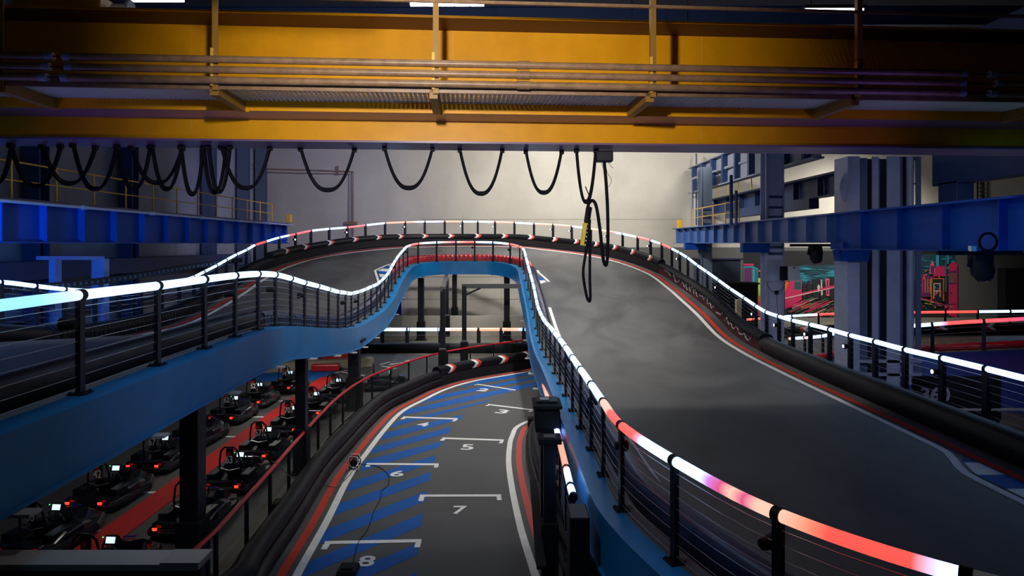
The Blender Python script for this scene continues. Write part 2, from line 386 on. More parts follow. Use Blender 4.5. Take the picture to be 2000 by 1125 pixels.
# yellow guardrails
def guard(pts, hgt, label, mid=True, step=1.5, r_=.03, m=YELR):
    r = thing('guardrail', label, 'railing', (0, 0, 0)); ps = resample(pts, step)
    for p in ps: MB().tube([p, p+Vector((0, 0, hgt))], r_, 6).build('post', m, r)
    MB().tube([p+Vector((0, 0, hgt)) for p in ps], r_, 6).build('handrail', m, r)
    if mid: MB().tube([p+Vector((0, 0, hgt*.52)) for p in ps], r_*.8, 6).build('middle_rail', m, r)
    return r
guard([(-14.6, 6, RZ+.05), (-14.6, 40.5, RZ+.05)], 1.15, 'thin yellow guardrail on top of the left runway beam', step=1.9)
guard([Vector((11.95, 44, H+1.13)), Vector((11.95, 35, H+1.13))], 1.15, 'yellow guardrail on the right runway beam near the back wall', step=2.1)
guard([P(1403, 383, 47), P(1440, 377, 42), P(1497, 364, 36.5)], 1.15, 'thin yellow guardrail on the upper gangway behind the narrow column', mid=False, step=2.6)
r = thing('ladder', 'small dark ladder post beside the yellow guardrail', 'ladder', (0, 0, 0))
MB().tube([P(1428, 440, 27.7), P(1428, 342, 27.7)], .07, 6).build('stile', NAVY, r); MB().tube([P(1438, 440, 27.0), P(1438, 372, 27.0)], .06, 6).build('stile', NAVY, r)
# upper right beams
r = thing('upper_beam', 'grey-blue ribbed beam high on the right going to the corner', 'beam', (0, 0, 0))
MB().box((13.6, 40, H+5.75), (.5, 21, .08)).box((13.6, 40, H+3.85), (.5, 21, .08)).build('flange', TRSG, r)
MB().box((13.7, 40, H+4.8), (.04, 21, 1.9)).build('web', TRSG, r)
for k in range(9):
    MB().box((13.5, 30.6+k*2.35, H+4.8), (.3, .28, 1.85)).build('stiffener', NAVY, r)
r = thing('gangway_beam', 'dark blue gangway beam in the right bay above the runway', 'beam', (0, 0, 0))
MB().box((15.2, 38, H+3.3), (.9, 25, .1)).build('deck_plate', NAVY, r)
MB().box((15.3, 38, H+2.8), (.05, 25, .95)).build('web', NAVY, r); MB().box((15.2, 38, H+2.32), (.5, 25, .05)).build('flange', NAVY, r)
MB().box((15.2, 40, H+2.05), (.5, 13, .5)).build('lower_box', NAVY, r)
for k in range(9): MB().box((15.1, 27+k*2.8, H+2.8), (.3, .05, .9)).build('stiffener', NAVY, r)
tag(MB().box((15.6, 17.5, H+4.6), (.6, 13.5, 5.0)).box((15.6, 23.4, H+1.75), (.6, 1.0, .9), taper=1.).build('box_girder', NAVY, bevel=.02), 'huge dark girder at the top right under the crane', 'beam')
r = thing('wall_ladder', 'small dark ladder on the wall at the far right', 'ladder', (0, 0, 0))
for dx in (-.12, .12): MB().box((P(1930, 375, 50).x+dx*2, 50.8, H+4), (.08, .08, 3.4)).build('stile', BLKM, r)
mb = MB()
for k in range(11): mb.box((P(1930, 375, 50).x, 50.8, H+2.5+k*.3), (.45, .05, .05))
mb.build('rung', BLKM, r)

# columns of the right bay
def big_column():
    r = thing('wide_column', 'wide grey-lilac built-up steel column at the right', 'column', (0, 0, 0))
    Y = 25.0; x0 = P(1655, 0, Y).x; x1 = P(1800, 0, Y).x; zt = H+3.3; L = zt
    def leg(xa, xb, dy, m=COLG, nm_='leg'): return MB().box(((xa+xb)/2, Y+dy, L/2), (xb-xa, .05, L)).build(nm_, m, r)
    def X(px): return P(px, 0, Y).x
    leg(X(1655), X(1678), -.02, COLG, 'flange'); MB().box((X(1656), Y+.5, L/2), (.05, 1.0, L)).build('web', COLG, r)
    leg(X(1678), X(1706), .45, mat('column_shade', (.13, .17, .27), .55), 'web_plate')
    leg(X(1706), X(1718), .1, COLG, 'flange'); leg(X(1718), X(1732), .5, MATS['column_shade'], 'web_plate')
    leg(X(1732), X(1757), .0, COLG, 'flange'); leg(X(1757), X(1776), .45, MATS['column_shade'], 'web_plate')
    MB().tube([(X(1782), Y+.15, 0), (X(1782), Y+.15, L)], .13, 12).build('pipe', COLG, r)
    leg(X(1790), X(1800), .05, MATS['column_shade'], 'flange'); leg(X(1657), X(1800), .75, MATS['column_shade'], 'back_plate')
    for z in (.7, 1.2): MB().box(((x0+x1)/2, Y+.1, z), (x1-x0, .25, .1)).build('tie_plate', COLG, r)
    MB().box(((x0+x1)/2, Y+.3, .03), (x1-x0+.3, 1.4, .06)).build('base_plate', COLG, r)
    # curved gusset on the left side of the upper part
    a = []; n = 10
    for k in range(n+1):
        q = k/n; a.append((x0-.22*math.sin(q*PI)-.02, Y+.1, H+1.6+1.1*q))
    vs = a+[(x0, Y+.1, H+2.7), (x0, Y+.1, H+1.6)]; vs2 = [(x, y+.1, z) for x, y, z in vs]; m_ = len(vs)
    MB().add(vs+vs2, [tuple(range(m_)), tuple(range(2*m_-1, m_-1, -1))]+[(i, (i+1) % m_, m_+(i+1) % m_, m_+i) for i in range(m_)]).build('gusset', COLG, r)
    MB().box((X(1655), Y-.3, H-.42), (1.0, .5, .42), taper=1.15).build('haunch', RUNB, r)
big_column()
def mid_column(px0, px1, Y, m, label, z1=H+5.0, band=True):
    x0 = P(px0, 0, Y).x; x1 = P(px1, 0, Y).x; r = thing('steel_column', label, 'column', ((x0+x1)/2, Y, 0), 0)
    wd = x1-x0
    MB().box((0, 0, z1/2), (wd, .05, z1)).build('front_flange', m, r); MB().box((-wd*.2, .35, z1/2), (.05, .7, z1)).build('web', m, r)
    MB().box((0, .7, z1/2), (wd, .05, z1)).build('rear_flange', m, r)
    MB().box((-wd*.47, -.03, z1/2), (wd*.12, .06, z1)).build('edge_strip', m, r); MB().box((wd*.47, -.03, z1/2), (wd*.1, .06, z1)).build('edge_strip', m, r)
    if band:
        for z in (H-.15, H-.45, H+1.3, H+1.75, H+2.25): MB().box((0.03, -.04, z), (wd*.8, .04, .12)).build('tie_plate', NAVY, r)
    MB().box((0, .35, .03), (wd+.3, 1.1, .06)).build('base_plate', m, r)
    return r
mid_column(1496, 1530, 31.7, COLG, 'narrow grey-lilac column left of the wide one')
mid_column(1369, 1390, 43, MATS['column_dim'], 'dark column far off at the corner of the pale wall', band=True)
for px, py, Y, sx, lab in ((1474, 484, 32, 1.25, 'blue bracket under the runway beam left of the narrow column'), (1358, 481, 43.5, 1.4, 'small blue bracket under the far end of the right runway beam')):
    a = P(px, py, Y-.6); tag(MB().box(a, (sx, .4, .45)).box(a+Vector((0, -.22, .2)), (sx, .03, .05)).build('runway_bracket', RUNB, bevel=.015), lab, 'bracket')
a = P(1549, 534, 31.3)
r = thing('switch_box', 'pale grey electric box fixed beside the narrow column', 'box', a)
MB().box((0, 0, 0), (.5, .25, .68)).build('body', mat('box_grey', (.75, .76, .8), .5), r, .01); MB().box((.0, -.13, .27), (.12, .02, .05)).build('vent', BLKM, r); MB().box((-.4, .1, 0), (.3, .2, .66)).build('side_duct', BLKM, r)
a = P(1515, 571, 31.6)
r = thing('junction_box', 'small black box with loose cables on the narrow column', 'box', a)
MB().box((0, -.12, 0), (.16, .1, .18)).build('body', BLKM, r, .01)
MB().tube(catmull([(-.45, -.12, .5), (-.4, -.12, .25), (-.1, -.12, .03), (.25, -.12, .15), (.42, -.12, .5)], 4), .012, 5).build('cable', BLKM, r)
MB().bar((-.6, -.1, .52), (.65, -.1, .52), .04, .03).build('bracket_arm', TRSG, r)
MB().tube(catmull([(0, -.12, -.1), (.03, -.12, -.7), (.1, -.12, -1.4)], 4), .01, 5).build('cable', BLKM, r)
# moving head lights on bars under the runway beam
for px, py, Y, lab, sc in ((1592, 497, 25.2, 'black moving head light hanging from a bar left of the wide column', 1.), (1915, 520, 15.2, 'large black moving head light hanging at the far right', 1.05)):
    top = P(px, 479 if px < 1700 else 494, Y); a = P(px, py, Y)
    r = thing('moving_light', lab, 'stage light', a); dz = top.z-a.z
    MB().box((0, 0, dz), (1.9*sc, .08, .1)).build('bar', BLKM, r)
    MB().box((0, 0, dz-.12), (.42, .3, .14)).build('clamp_base', BLKM, r, .02)
    for s_ in (-1, 1): MB().bar((s_*.21, 0, dz-.15), (s_*.24, 0, -.02), .05, .12).build('yoke_arm', BLKM, r)
    MB().tube([(0, 0, .2), (0, .0, .12), (.02, -.05, -.15), (.05, -.08, -.32)], [.15*sc, .22*sc, .23*sc, .14*sc], 16).build('head', BLKM, r)
    MB().cyl((.06, -.09, -.335), .1, .03, (0.1, -.2, -1), 14).build('lens', GLOS, r)
    if px > 1700: MB().torus((.1, -.1, dz+.25), .2, .03, 'Y', 18, 6).build('cable_coil', BLKM, r); MB().box((-.22, -.05, dz+.1), (.12, .1, .12)).build('plug_box', GRID, r)

# ------------------------------------------------------------------ mural on the wall of the right bay
def mural():
    Y = WB-.09; cols = {}
    def m_(n, c, e=0): return mat('mural_'+n, c, .7)
    names = ['dark', 'teal', 'pink', 'cyan', 'lime', 'orange', 'rose', 'dteal', 'plum', 'white', 'ochre', 'green']
    cc = [(.012, .012, .016), (.02, .13, .17), (.55, .02, .10), (.03, .3, .42), (.45, .6, .02), (.6, .16, .01), (.75, .12, .16), (.01, .05, .07), (.12, .015, .10), (.6, .5, .45), (.30, .2, .03), (.08, .22, .05)]
    ms = [m_(n, c) for n, c in zip(names, cc)]; ix = {n: i for i, n in enumerate(names)}
    mb = MB(); lay = [0]
    def poly(pts, c):
        lay[0] += 1; y = Y-.0004*lay[0]; v = [P(px, py, y) for px, py in pts]; mb.add(v, [tuple(range(len(v)))], ix[c])
    def streak(a, b, wd, c):
        poly([(a[0], a[1]-wd), (b[0], b[1]-wd*.5), (b[0], b[1]+wd*.5), (a[0], a[1]+wd)], c)
    poly([(1452, 490), (1866, 490), (1866, 622), (1452, 622)], 'dark')
    # sky
    poly([(1532, 522), (1660, 515), (1866, 490), (1866, 545), (1660, 552), (1560, 556), (1532, 550)], 'dteal')
    rnd = random.Random(3)
    for k in range(95):
        x = 1540+rnd.random()*115; y = 520+rnd.random()*30; L = 10+rnd.random()*26
        poly([(x, y), (x+L*.5, y-1.5-rnd.random()*2), (x+L, y+.5), (x+L*.5, y+1.2)], rnd.choice(['teal', 'teal', 'cyan', 'dteal']))
    for k in range(24):
        x = 1790+rnd.random()*70; y = 500+rnd.random()*35; L = 8+rnd.random()*16
        poly([(x, y), (x+L*.5, y-2), (x+L, y+.5), (x+L*.5, y+1.5)], rnd.choice(['teal', 'dteal', 'cyan']))
    # left tower block
    poly([(1452, 522), (1470, 521), (1481, 528), (1481, 615), (1452, 615)], 'teal')
    poly([(1454, 524), (1468, 523), (1468, 590), (1454, 590)], 'plum'); poly([(1470, 525), (1474, 526), (1474, 600), (1470, 600)], 'cyan')
    poly([(1452, 515), (1471, 515), (1472, 519), (1453, 519)], 'pink'); poly([(1452, 520.5), (1470, 519.5), (1481, 525), (1481, 527), (1470, 522), (1452, 522.5)], 'cyan')
    poly([(1481, 528), (1489, 528), (1494, 532), (1494, 545), (1492, 533), (1481, 530)], 'rose')
    poly([(1481, 543), (1492, 543), (1492, 578), (1481, 580)], 'lime'); poly([(1491, 558), (1495, 558), (1495, 582), (1491, 582)], 'orange')
    poly([(1481, 578), (1494, 576), (1494, 590), (1478, 600)], 'orange'); poly([(1476, 590), (1496, 588), (1496, 616), (1470, 618)], 'pink')
    # right of the narrow column
    poly([(1533, 548), (1541, 548), (1541, 570), (1533, 572)], 'orange'); poly([(1541, 548), (1566, 548), (1566, 585), (1541, 600), (1533, 605), (1533, 572)], 'pink')
    poly([(1551, 549), (1565, 549), (1565, 566), (1551, 566)], 'teal')
    for k in range(5): poly([(1552+k*2.6, 551), (1553.2+k*2.6, 551), (1553.2+k*2.6, 565), (1552+k*2.6, 565)], 'dark')
    for x, t, w_ in ((1568, 553, 5), (1577, 548, 4), (1588, 546, 12), (1602, 545, 3), (1621, 541, 9), (1650, 545, 6), (1635, 550, 5)): poly([(x, t), (x+w_, t), (x+w_, 585), (x, 585)], 'dark')
    poly([(1612, 546), (1614, 544), (1620, 545), (1620, 578), (1614, 578)], 'rose'); poly([(1614.5, 547), (1618, 547), (1618, 575), (1615, 575)], 'plum')
    poly([(1640, 539), (1645, 539), (1645, 574), (1640, 574)], 'rose'); poly([(1603, 546), (1605, 546), (1607, 575), (1604, 578)], 'white')
    streak((1533, 583), (1640, 556), 3.2, 'pink'); streak((1533, 582.5), (1655, 556), 1.0, 'white'); streak((1640, 556), (1657, 557), 2.5, 'rose')
    poly([(1596, 560), (1599, 555), (1602, 560), (1599, 572)], 'white')
    for k in range(64):
        x = 1538+rnd.random()*110; y = 580+rnd.random()*30; L = 12+rnd.random()*28
        streak((x, y+L*.45), (min(x+L, 1660), y), .5+rnd.random()*.6, rnd.choice(['ochre', 'green', 'pink', 'plum', 'white', 'ochre', 'green']))
    for k in range(12): x = 1535+rnd.random()*30; streak((x, 600), (x+22, 588), .7, 'pink')
    # pink road outlines near the floor
    for a, b in (((1575, 612), (1573, 625)), ((1590, 612), (1605, 612)), ((1590, 612), (1586, 622)), ((1586, 622), (1600, 622)), ((1605, 612), (1600, 622)), ((1610, 615), (1625, 612)), ((1640, 612), (1634, 625)), ((1655, 612), (1650, 624))):
        dx = abs(b[0]-a[0]); o = (0, .9) if dx > 5 else (1.2, 0); poly([(a[0], a[1]), (b[0], b[1]), (b[0]+o[0], b[1]+o[1]), (a[0]+o[0], a[1]+o[1])], 'rose')
    # right piece with buildings
    poly([(1828, 492), (1834, 492), (1834, 540), (1828, 540)], 'cyan'); poly([(1840, 492), (1853, 492), (1853, 515), (1850, 515), (1850, 494), (1840, 494)], 'cyan')
    poly([(1846, 495), (1849, 495), (1849, 570), (1846, 570)], 'teal')
    poly([(1817, 518), (1821, 509), (1825, 518), (1827, 535), (1815, 535)], 'rose'); poly([(1817, 519), (1825, 519), (1824, 534), (1818, 534)], 'plum')
    poly([(1828, 520), (1846, 520), (1846, 540), (1822, 540)], 'pink'); poly([(1853, 518), (1860, 512), (1870, 514), (1870, 622), (1853, 616)], 'pink')
    poly([(1852, 530), (1868, 528), (1868, 555), (1852, 556)], 'plum')
    for k in range(6): streak((1854+k*2.4, 533), (1854.6+k*2.4, 550), .4, 'ochre'); poly([(1854+k*2.4, 533), (1854.9+k*2.4, 533), (1854.9+k*2.4, 552), (1854+k*2.4, 552)], 'ochre')
    poly([(1798, 536), (1824, 540), (1824, 580), (1798, 580)], 'plum')
    for x, c in ((1806, 'orange'), (1811, 'ochre'), (1816, 'orange'), (1801, 'pink')): poly([(x, 545), (x+2, 545), (x+2, 572), (x, 572)], c)
    def frame(x0, y0, x1, y1, t, c): poly([(x0, y0), (x1, y0), (x1, y0+t), (x0, y0+t)], c); poly([(x0, y0), (x0+t, y0), (x0+t, y1), (x0, y1)], c); poly([(x1-t, y0), (x1, y0), (x1, y1), (x1-t, y1)], c)
    poly([(1820, 545), (1844, 545), (1844, 590), (1820, 590)], 'dark'); frame(1818, 543, 1844, 588, 2, 'orange'); frame(1823, 553, 1837, 580, 1.8, 'white'); poly([(1825, 567), (1835, 567), (1835, 569.5), (1825, 569.5)], 'white')
    streak((1798, 583), (1868, 602), 2.2, 'pink'); streak((1798, 585), (1845, 596), 1.0, 'green'); streak((1806, 592), (1840, 598), .7, 'lime'); streak((1820, 596), (1868, 594), 1.5, 'plum')
    for k in range(60):
        x = 1798+rnd.random()*62; y = 525+rnd.random()*85; s_ = 1+rnd.random()*2.5
        poly([(x, y), (x+s_, y-s_*.4), (x+s_*1.4, y+s_), (x+s_*.3, y+s_*1.2)], rnd.choice(['pink', 'orange', 'ochre', 'cyan', 'rose', 'plum']))
    o = mb.build('wall_mural', ms, recalc=False); tag(o, 'painted neon night city mural on the back wall of the right bay', 'mural')
mural()
a = P(1352, 500, 47)
tag(MB().box((P(1400, 540, 47.5).x, 47.5, 2.25), (3.0, 1.2, 4.5)).box((P(1400, 540, 47.5).x, 47.5, 4.55), (3.3, 1.4, .12)).build('dark_booth', mat('booth_navy', (.035, .05, .09), .6), bevel=.03), 'dark box-like booth behind the far right railing', 'booth')
tag(MB().box((P(1424, 600, 45.5).x, 45.5, 1.45), (3.4, 1.4, 2.9)).box((P(1424, 600, 45.5).x, 45.5, 2.95), (3.6, 1.6, .12)).build('black_cabin', BLKM), 'black cabin standing in front of the city mural', 'cabin')
tag(MB().box((P(1442, 0, 41).x, 41, 1.1), (.3, .3, 2.2)).build('timber_post', mat('pale_post', (.35, .32, .22), .7)), 'short pale post seen through the right railing', 'post')
tag(MB().box((P(1998, 0, 50).x, 50.2, 1.9), (3.0, .8, 3.8)).build('dark_curtain', BLKM, bevel=.05), 'dark tall block against the far right wall', 'screen')

# ------------------------------------------------------------------ yellow crane
TH = math.atan(1.5/21); cr_o = Vector((0, 13.68, H)); _u = Vector((math.cos(TH), math.sin(TH), 0)); _d = Vector((-math.sin(TH), math.cos(TH), 0))
CR = thing('overhead_crane', 'huge yellow bridge crane girder crossing the top of the hall', 'crane', cr_o, TH)
U0, U1 = -13.6, 13.0; UL = U1-U0; UC = (U0+U1)/2
def cb(d0, d1, h0, h1, name, m=YEL, u0=U0, u1=U1, bev=0): return MB().box(((u0+u1)/2, (d0+d1)/2, (h0+h1)/2), (u1-u0, d1-d0, h1-h0)).build(name, m, CR, bev)
cb(0, .02, 2.09, 4.36, 'front_web'); cb(.8, .82, 2.09, 4.36, 'rear_web'); REFL = mat('reflected_mauve', (.20, .11, .20), .35); cb(-.08, .95, 2.05, 2.09, 'bottom_flange', REFL); SHDB = mat('flange_shaded', (.10, .035, .012), .6); YELD = mat('shaded_ochre', (.30, .15, .02), .5); cb(-.78, 1.2, 4.36, 4.39, 'top_flange', SHDB); cb(-.79, -.77, 4.355, 4.40, 'flange_lip')  # LED reflection and shade are put into the mauve, brown and ochre colours
cb(-.86, 0, 2.5, 2.53, 'ledge_plate', REFL); cb(-.87, -.85, 2.5, 2.69, 'ledge_angle'); 
mb = MB(); u = U0
while u < U1: mb.box((u, 0.4, 3.2), (.02, .78, 2.2)); u += 2.5
mb.build('diaphragm', YEL, CR)
for k in range(5):
    u = U0+2+k*5.2; MB().box((u, -.004, 3.3), (.012, .012, 2.2)).build('weld_seam', YELR, CR)
# grating
g = empty('walkway_grating'); g.parent = CR; tag(g)
bpy.data.objects.remove(g)
mb = MB()
mb.box((UC, -.86, 2.72), (UL, .02, .05)); mb.box((UC, -2.2, 2.72), (UL, .02, .05))
u = U0
while u < U1: mb.box((u, -1.53, 2.72), (.045, 1.34, .012), rx=.0); mb.box((u+.03, -1.53, 2.70), (.008, 1.34, .04)); u += .085
for k in range(9): mb.box((UC, -2.1+k*.15, 2.745), (UL, .03, .01))
mb.build('grating', GRID, CR)
cb(-2.24, -2.2, 2.58, 2.78, 'edge_channel', PIPE)
posts_px = [5, 420, 847, 1268, 1668, 2075]
for px in posts_px:
    # intersection of the px ray with the line d=-2.2
    o_ = cr_o+_d*(-2.2); t = (px-1000)/F; uu = (t*o_.y-o_.x)/(_u.x-t*_u.y)
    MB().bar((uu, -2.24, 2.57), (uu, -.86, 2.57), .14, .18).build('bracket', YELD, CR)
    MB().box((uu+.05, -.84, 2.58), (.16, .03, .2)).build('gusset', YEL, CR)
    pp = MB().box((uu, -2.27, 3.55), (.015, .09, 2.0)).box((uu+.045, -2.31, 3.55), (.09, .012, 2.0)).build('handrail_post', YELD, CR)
    MB().box((uu, -2.3, 2.93), (.05, .1, .62)).build('bar_holder', YELR, CR)
MB().box((UC, -2.3, 4.12), (UL, .05, .05)).build('handrail', PIPE, CR)
MB().box((UC, -2.3, 4.62), (UL, .05, .05)).build('handrail', PIPE, CR)
def upx(px, d, h=0):
    o_ = cr_o+_d*d; t = (px-1000)/F; return (t*o_.y-o_.x)/(_u.x-t*_u.y)
for j, (h_, gl, gr) in enumerate(((3.04, (97, 131), (1880, 1938)), (2.87, (90, 136), (1878, 1950)), (2.70, (85, 127), (1878, 1938)))):
    d_ = -2.38
    for a, b in ((-60, gl[0]), (gl[1], 1022), (1022, gr[0]), (gr[1], 2080)):
        ua = upx(a, d_); ub = upx(b, d_); n_ = MB().tube([(ua, d_, h_), (ub, d_, h_)], .062, 12).build('conductor_bar', PIPE, CR)
        for q in ((ua, ub) if a != 1022 else (ub,)):
            if abs(q-upx(1022, d_)) > .1: MB().cyl((q, d_, h_), .068, .12, 'X', 12).build('end_cap', TRSG, n_)
    for a, b in ((gl[0], gl[1]), (gr[0], gr[1])): MB().tube([(upx(a, d_), d_, h_), (upx(b, d_), d_, h_)], .012, 5).build('wire_link', BLKM, CR)
    MB().cyl((upx(1022, d_), d_, h_), .075, .22, 'X', 12).build('bar_joint', PIPE, CR)
# trolley at the top left
r = thing('crane_trolley', 'yellow hoist trolley with a drum on the girder at the top left', 'hoist', cr_o, TH)
ua, ub = upx(45, .2), upx(212, .2)
MB().box(((ua+ub)/2, .35, 4.72), (ub-ua, .9, .34)).build('body', YEL, r, .02); MB().box(((ua+ub)/2, .35, 4.47), (ub-ua+.3, .9, .12)).build('rail_base', BLKM, r)
MB().cyl((upx(232, .2), .3, 4.68), .16, .3, 'X', 16).build('drum', GRID, r); MB().cyl((upx(250, .2), .3, 4.72), .2, .05, 'X', 16).build('drum_flange', COLG, r)
# festoon cable loops
LOOPS = [(-40, 22, 360), (20, 118, 365), (82, 186, 360), (142, 228, 371), (228, 293, 371), (256, 356, 359), (296, 354, 371), (353, 397, 381), (397, 441, 378), (407, 449, 376), (432, 527, 369), (587, 692, 373), (751, 845, 369), (898, 981, 380), (1027, 1097, 378), (1126, 1164, 396)]
names_l = ['cut by the left edge', 'first whole one from the left', 'second from the left', 'third from the left', 'fourth from the left', 'wide one behind the fifth', 'fifth of the tight bunch', 'narrow one in the bunch', 'narrow one right of the bunch', 'narrow one overlapping its neighbour', 'wide one closing the left bunch', 'first alone before the pale wall', 'second alone before the pale wall', 'third alone before the pale wall', 'fourth alone before the pale wall', 'narrow one above the hanging control']
for i, (a, b, yb) in enumerate(LOOPS):
    dd = .55+.12*(i % 3); Y0 = cr_o.y+dd
    def W(px, h):
        u = upx(px, dd); return Vector((u, dd, h))
    ua, ub = W(a, 0).x, W(b, 0).x; Yc = cr_o.y+_u.y*(ua+ub)/2+dd; hb = -(yb-HY)*Yc/F; top = 2.05
    r = thing('cable_loop', f'black festoon cable loop under the girder, {names_l[i]}', 'cable', cr_o, TH, 'festoon cable loops under the crane')
    pts = []
    for k in range(25):
        t = -1+2*k/24; x = (ua+ub)/2+(ub-ua)/2*math.copysign(abs(t)**.93, t); z = hb+(top-hb)*(abs(t)**2.2)
        pts.append((x, dd, z))
    MB().tube(pts, .032, 8).build('cable', CBLK, r)
    MB().tube([(x*1., y+.06, z+.05*(1-abs(-1+2*k/24))) for k, (x, y, z) in enumerate(pts)], .026, 8).build('cable', CBLK, r)
    for q in (ua, ub): MB().box((q, dd, 2.01), (.09, .12, .08)).build('hanger', BLKM, r)
    MB().torus(pts[5 if i % 2 else 19], .045, .012, 'X', 10, 5).build('cable_tie', BLKM, r)
# control box and pendant
dd = .6; Yp = cr_o.y+.6+_u.y*2.0
bx = thing('connection_box', 'black cable box under the right middle of the girder', 'box', P(1180, 306, Yp))
MB().box((0, 0, 0), (.36, .25, .24)).build('body', BLK, bx, .03)
for pts in ([(-.06, 0, -.1), (-.02, 0, -.25), (.04, 0, -.2)], [(.08, 0, -.1), (.14, 0, -.2), (.2, 0, -.25)], [(.02, 0, -.12), (.07, 0, -.35), (.16, 0, -.5), (.1, 0, -.65)]):
    MB().tube(catmull(pts, 5), .005, 4).build('loose_wire', BLKM, bx)
r = thing('crane_pendant', 'yellow push-button crane control hanging on black cable', 'control', (0, 0, 0))
top = P(1151, 402, Yp); bot = P(1139, 482, Yp); ax = (bot-top).normalized(); mid = top.lerp(bot, .68); ry = math.atan2(ax.x, -ax.z)
mx = Matrix.Rotation(-ry, 3, 'Y')
MB().box(top.lerp(bot, .70), (.15, .12, .50), mx=mx).build('housing', mat('pendant_yellow', (.75, .55, .02), .4), r, .02)
MB().box(top.lerp(bot, .22), (.13, .11, .36), mx=mx).build('boot', BLKM, r, .03)
MB().box(top.lerp(bot, .70)+Vector((.035, -.06, 0)), (.055, .012, .46), mx=mx).build('button_strip', BLKM, r)
for k in range(6):
    p = top.lerp(bot, .46+k*.098)+Vector((.035, -.072, 0)); MB().cyl(p, .017, .02, 'Y', 10).build('button', WHT, r)
MB().box(bot+Vector((0, 0, .0)), (.13, .12, .05), mx=mx).build('end_cap', BLK, r, .01)
r = thing('pendant_cable', 'long black cable looping down around the crane control', 'cable', (0, 0, 0))
MB().tube(catmull([P(x, y, Yp+.02) for x, y in ((1180, 316), (1184, 360), (1187, 420), (1187, 490), (1184, 518), (1178, 505), (1172, 450), (1165, 405), (1158, 392), (1151, 396), (1148, 404))], 5), .036, 8).build('cable', CBLK, r)
MB().tube(catmull([P(x, y, Yp-.08) for x, y in ((1150, 405), (1152, 470), (1152, 540), (1153, 582), (1150, 588), (1145, 575), (1139, 535), (1143, 500), (1148, 470), (1152, 430))], 5), .03, 8).build('cable', CBLK, r)
MB().tube([P(1143, 364, Yp), P(1155, 392, Yp)], .012, 5).build('wire_end', BLK, r)

# ------------------------------------------------------------------ upper track
def hp(l): return [Vector((x, y, H+h)) for x, y, h in l]
RI = hp([(-4.7, 2.6, -.60), (-4.75, 4.2, -.59), (-4.78, 5.8, -.575), (-4.8, 7.4, -.565), (-4.9, 9.2, -.575), (-4.9, 10.6, -.56), (-4.95, 11.9, -.56), (-5.0, 13.1, -.585), (-5.05, 14.2, -.65), (-5.05, 15.2, -.78), (-5.08, 16.3, -.94), (-5.08, 17.4, -1.09), (-5.15, 18.7, -1.26), (-5.2, 19.9, -1.42), (-5.28, 21.1, -1.54), (-5.38, 22.3, -1.65), (-5.45, 23.6, -1.69), (-5.48, 24.8, -1.69), (-5.5, 26, -1.66), (-5.49, 27.05, -1.63), (-5.53, 28, -1.56), (-5.55, 29, -1.45), (-5.57, 30, -1.29), (-5.62, 31.05, -1.07), (-5.63, 32.1, -.79), (-5.63, 33.2, -.54), (-5.62, 34.4, -.31), (-5.6, 35.7, -.11), (-5.25, 37.2, .03), (-4.3, 37.95, .10), (-3.2, 38.05, .12), (-2.13, 38.05, .12), (-1.08, 38, .10), (-.1, 37.4, 0), (.42, 36.3, -.14), (.58, 34.9, -.25), (.63, 33.6, -.37), (.68, 32.2, -.66), (.76, 31.0, -1.03), (.83, 29.8, -1.36), (.9, 28.6, -1.69), (.93, 27.4, -1.93), (.96, 26.1, -2.2), (.97, 24.9, -2.33), (.99, 23.7, -2.40), (1.02, 22.4, -2.45), (1.07, 21, -2.47), (1.12, 19.5, -2.43), (1.16, 18, -2.40), (1.19, 16.5, -2.36), (1.22, 15.1, -2.34), (1.25, 13.75, -2.34), (1.29, 12.5, -2.35), (1.34, 11.25, -2.37), (1.37, 10, -2.37), (1.43, 8.7, -2.37), (1.77, 7.25, -2.36), (2.32, 5.8, -2.355), (3.22, 4.72, -2.355), (4.4, 4.0, -2.355)])
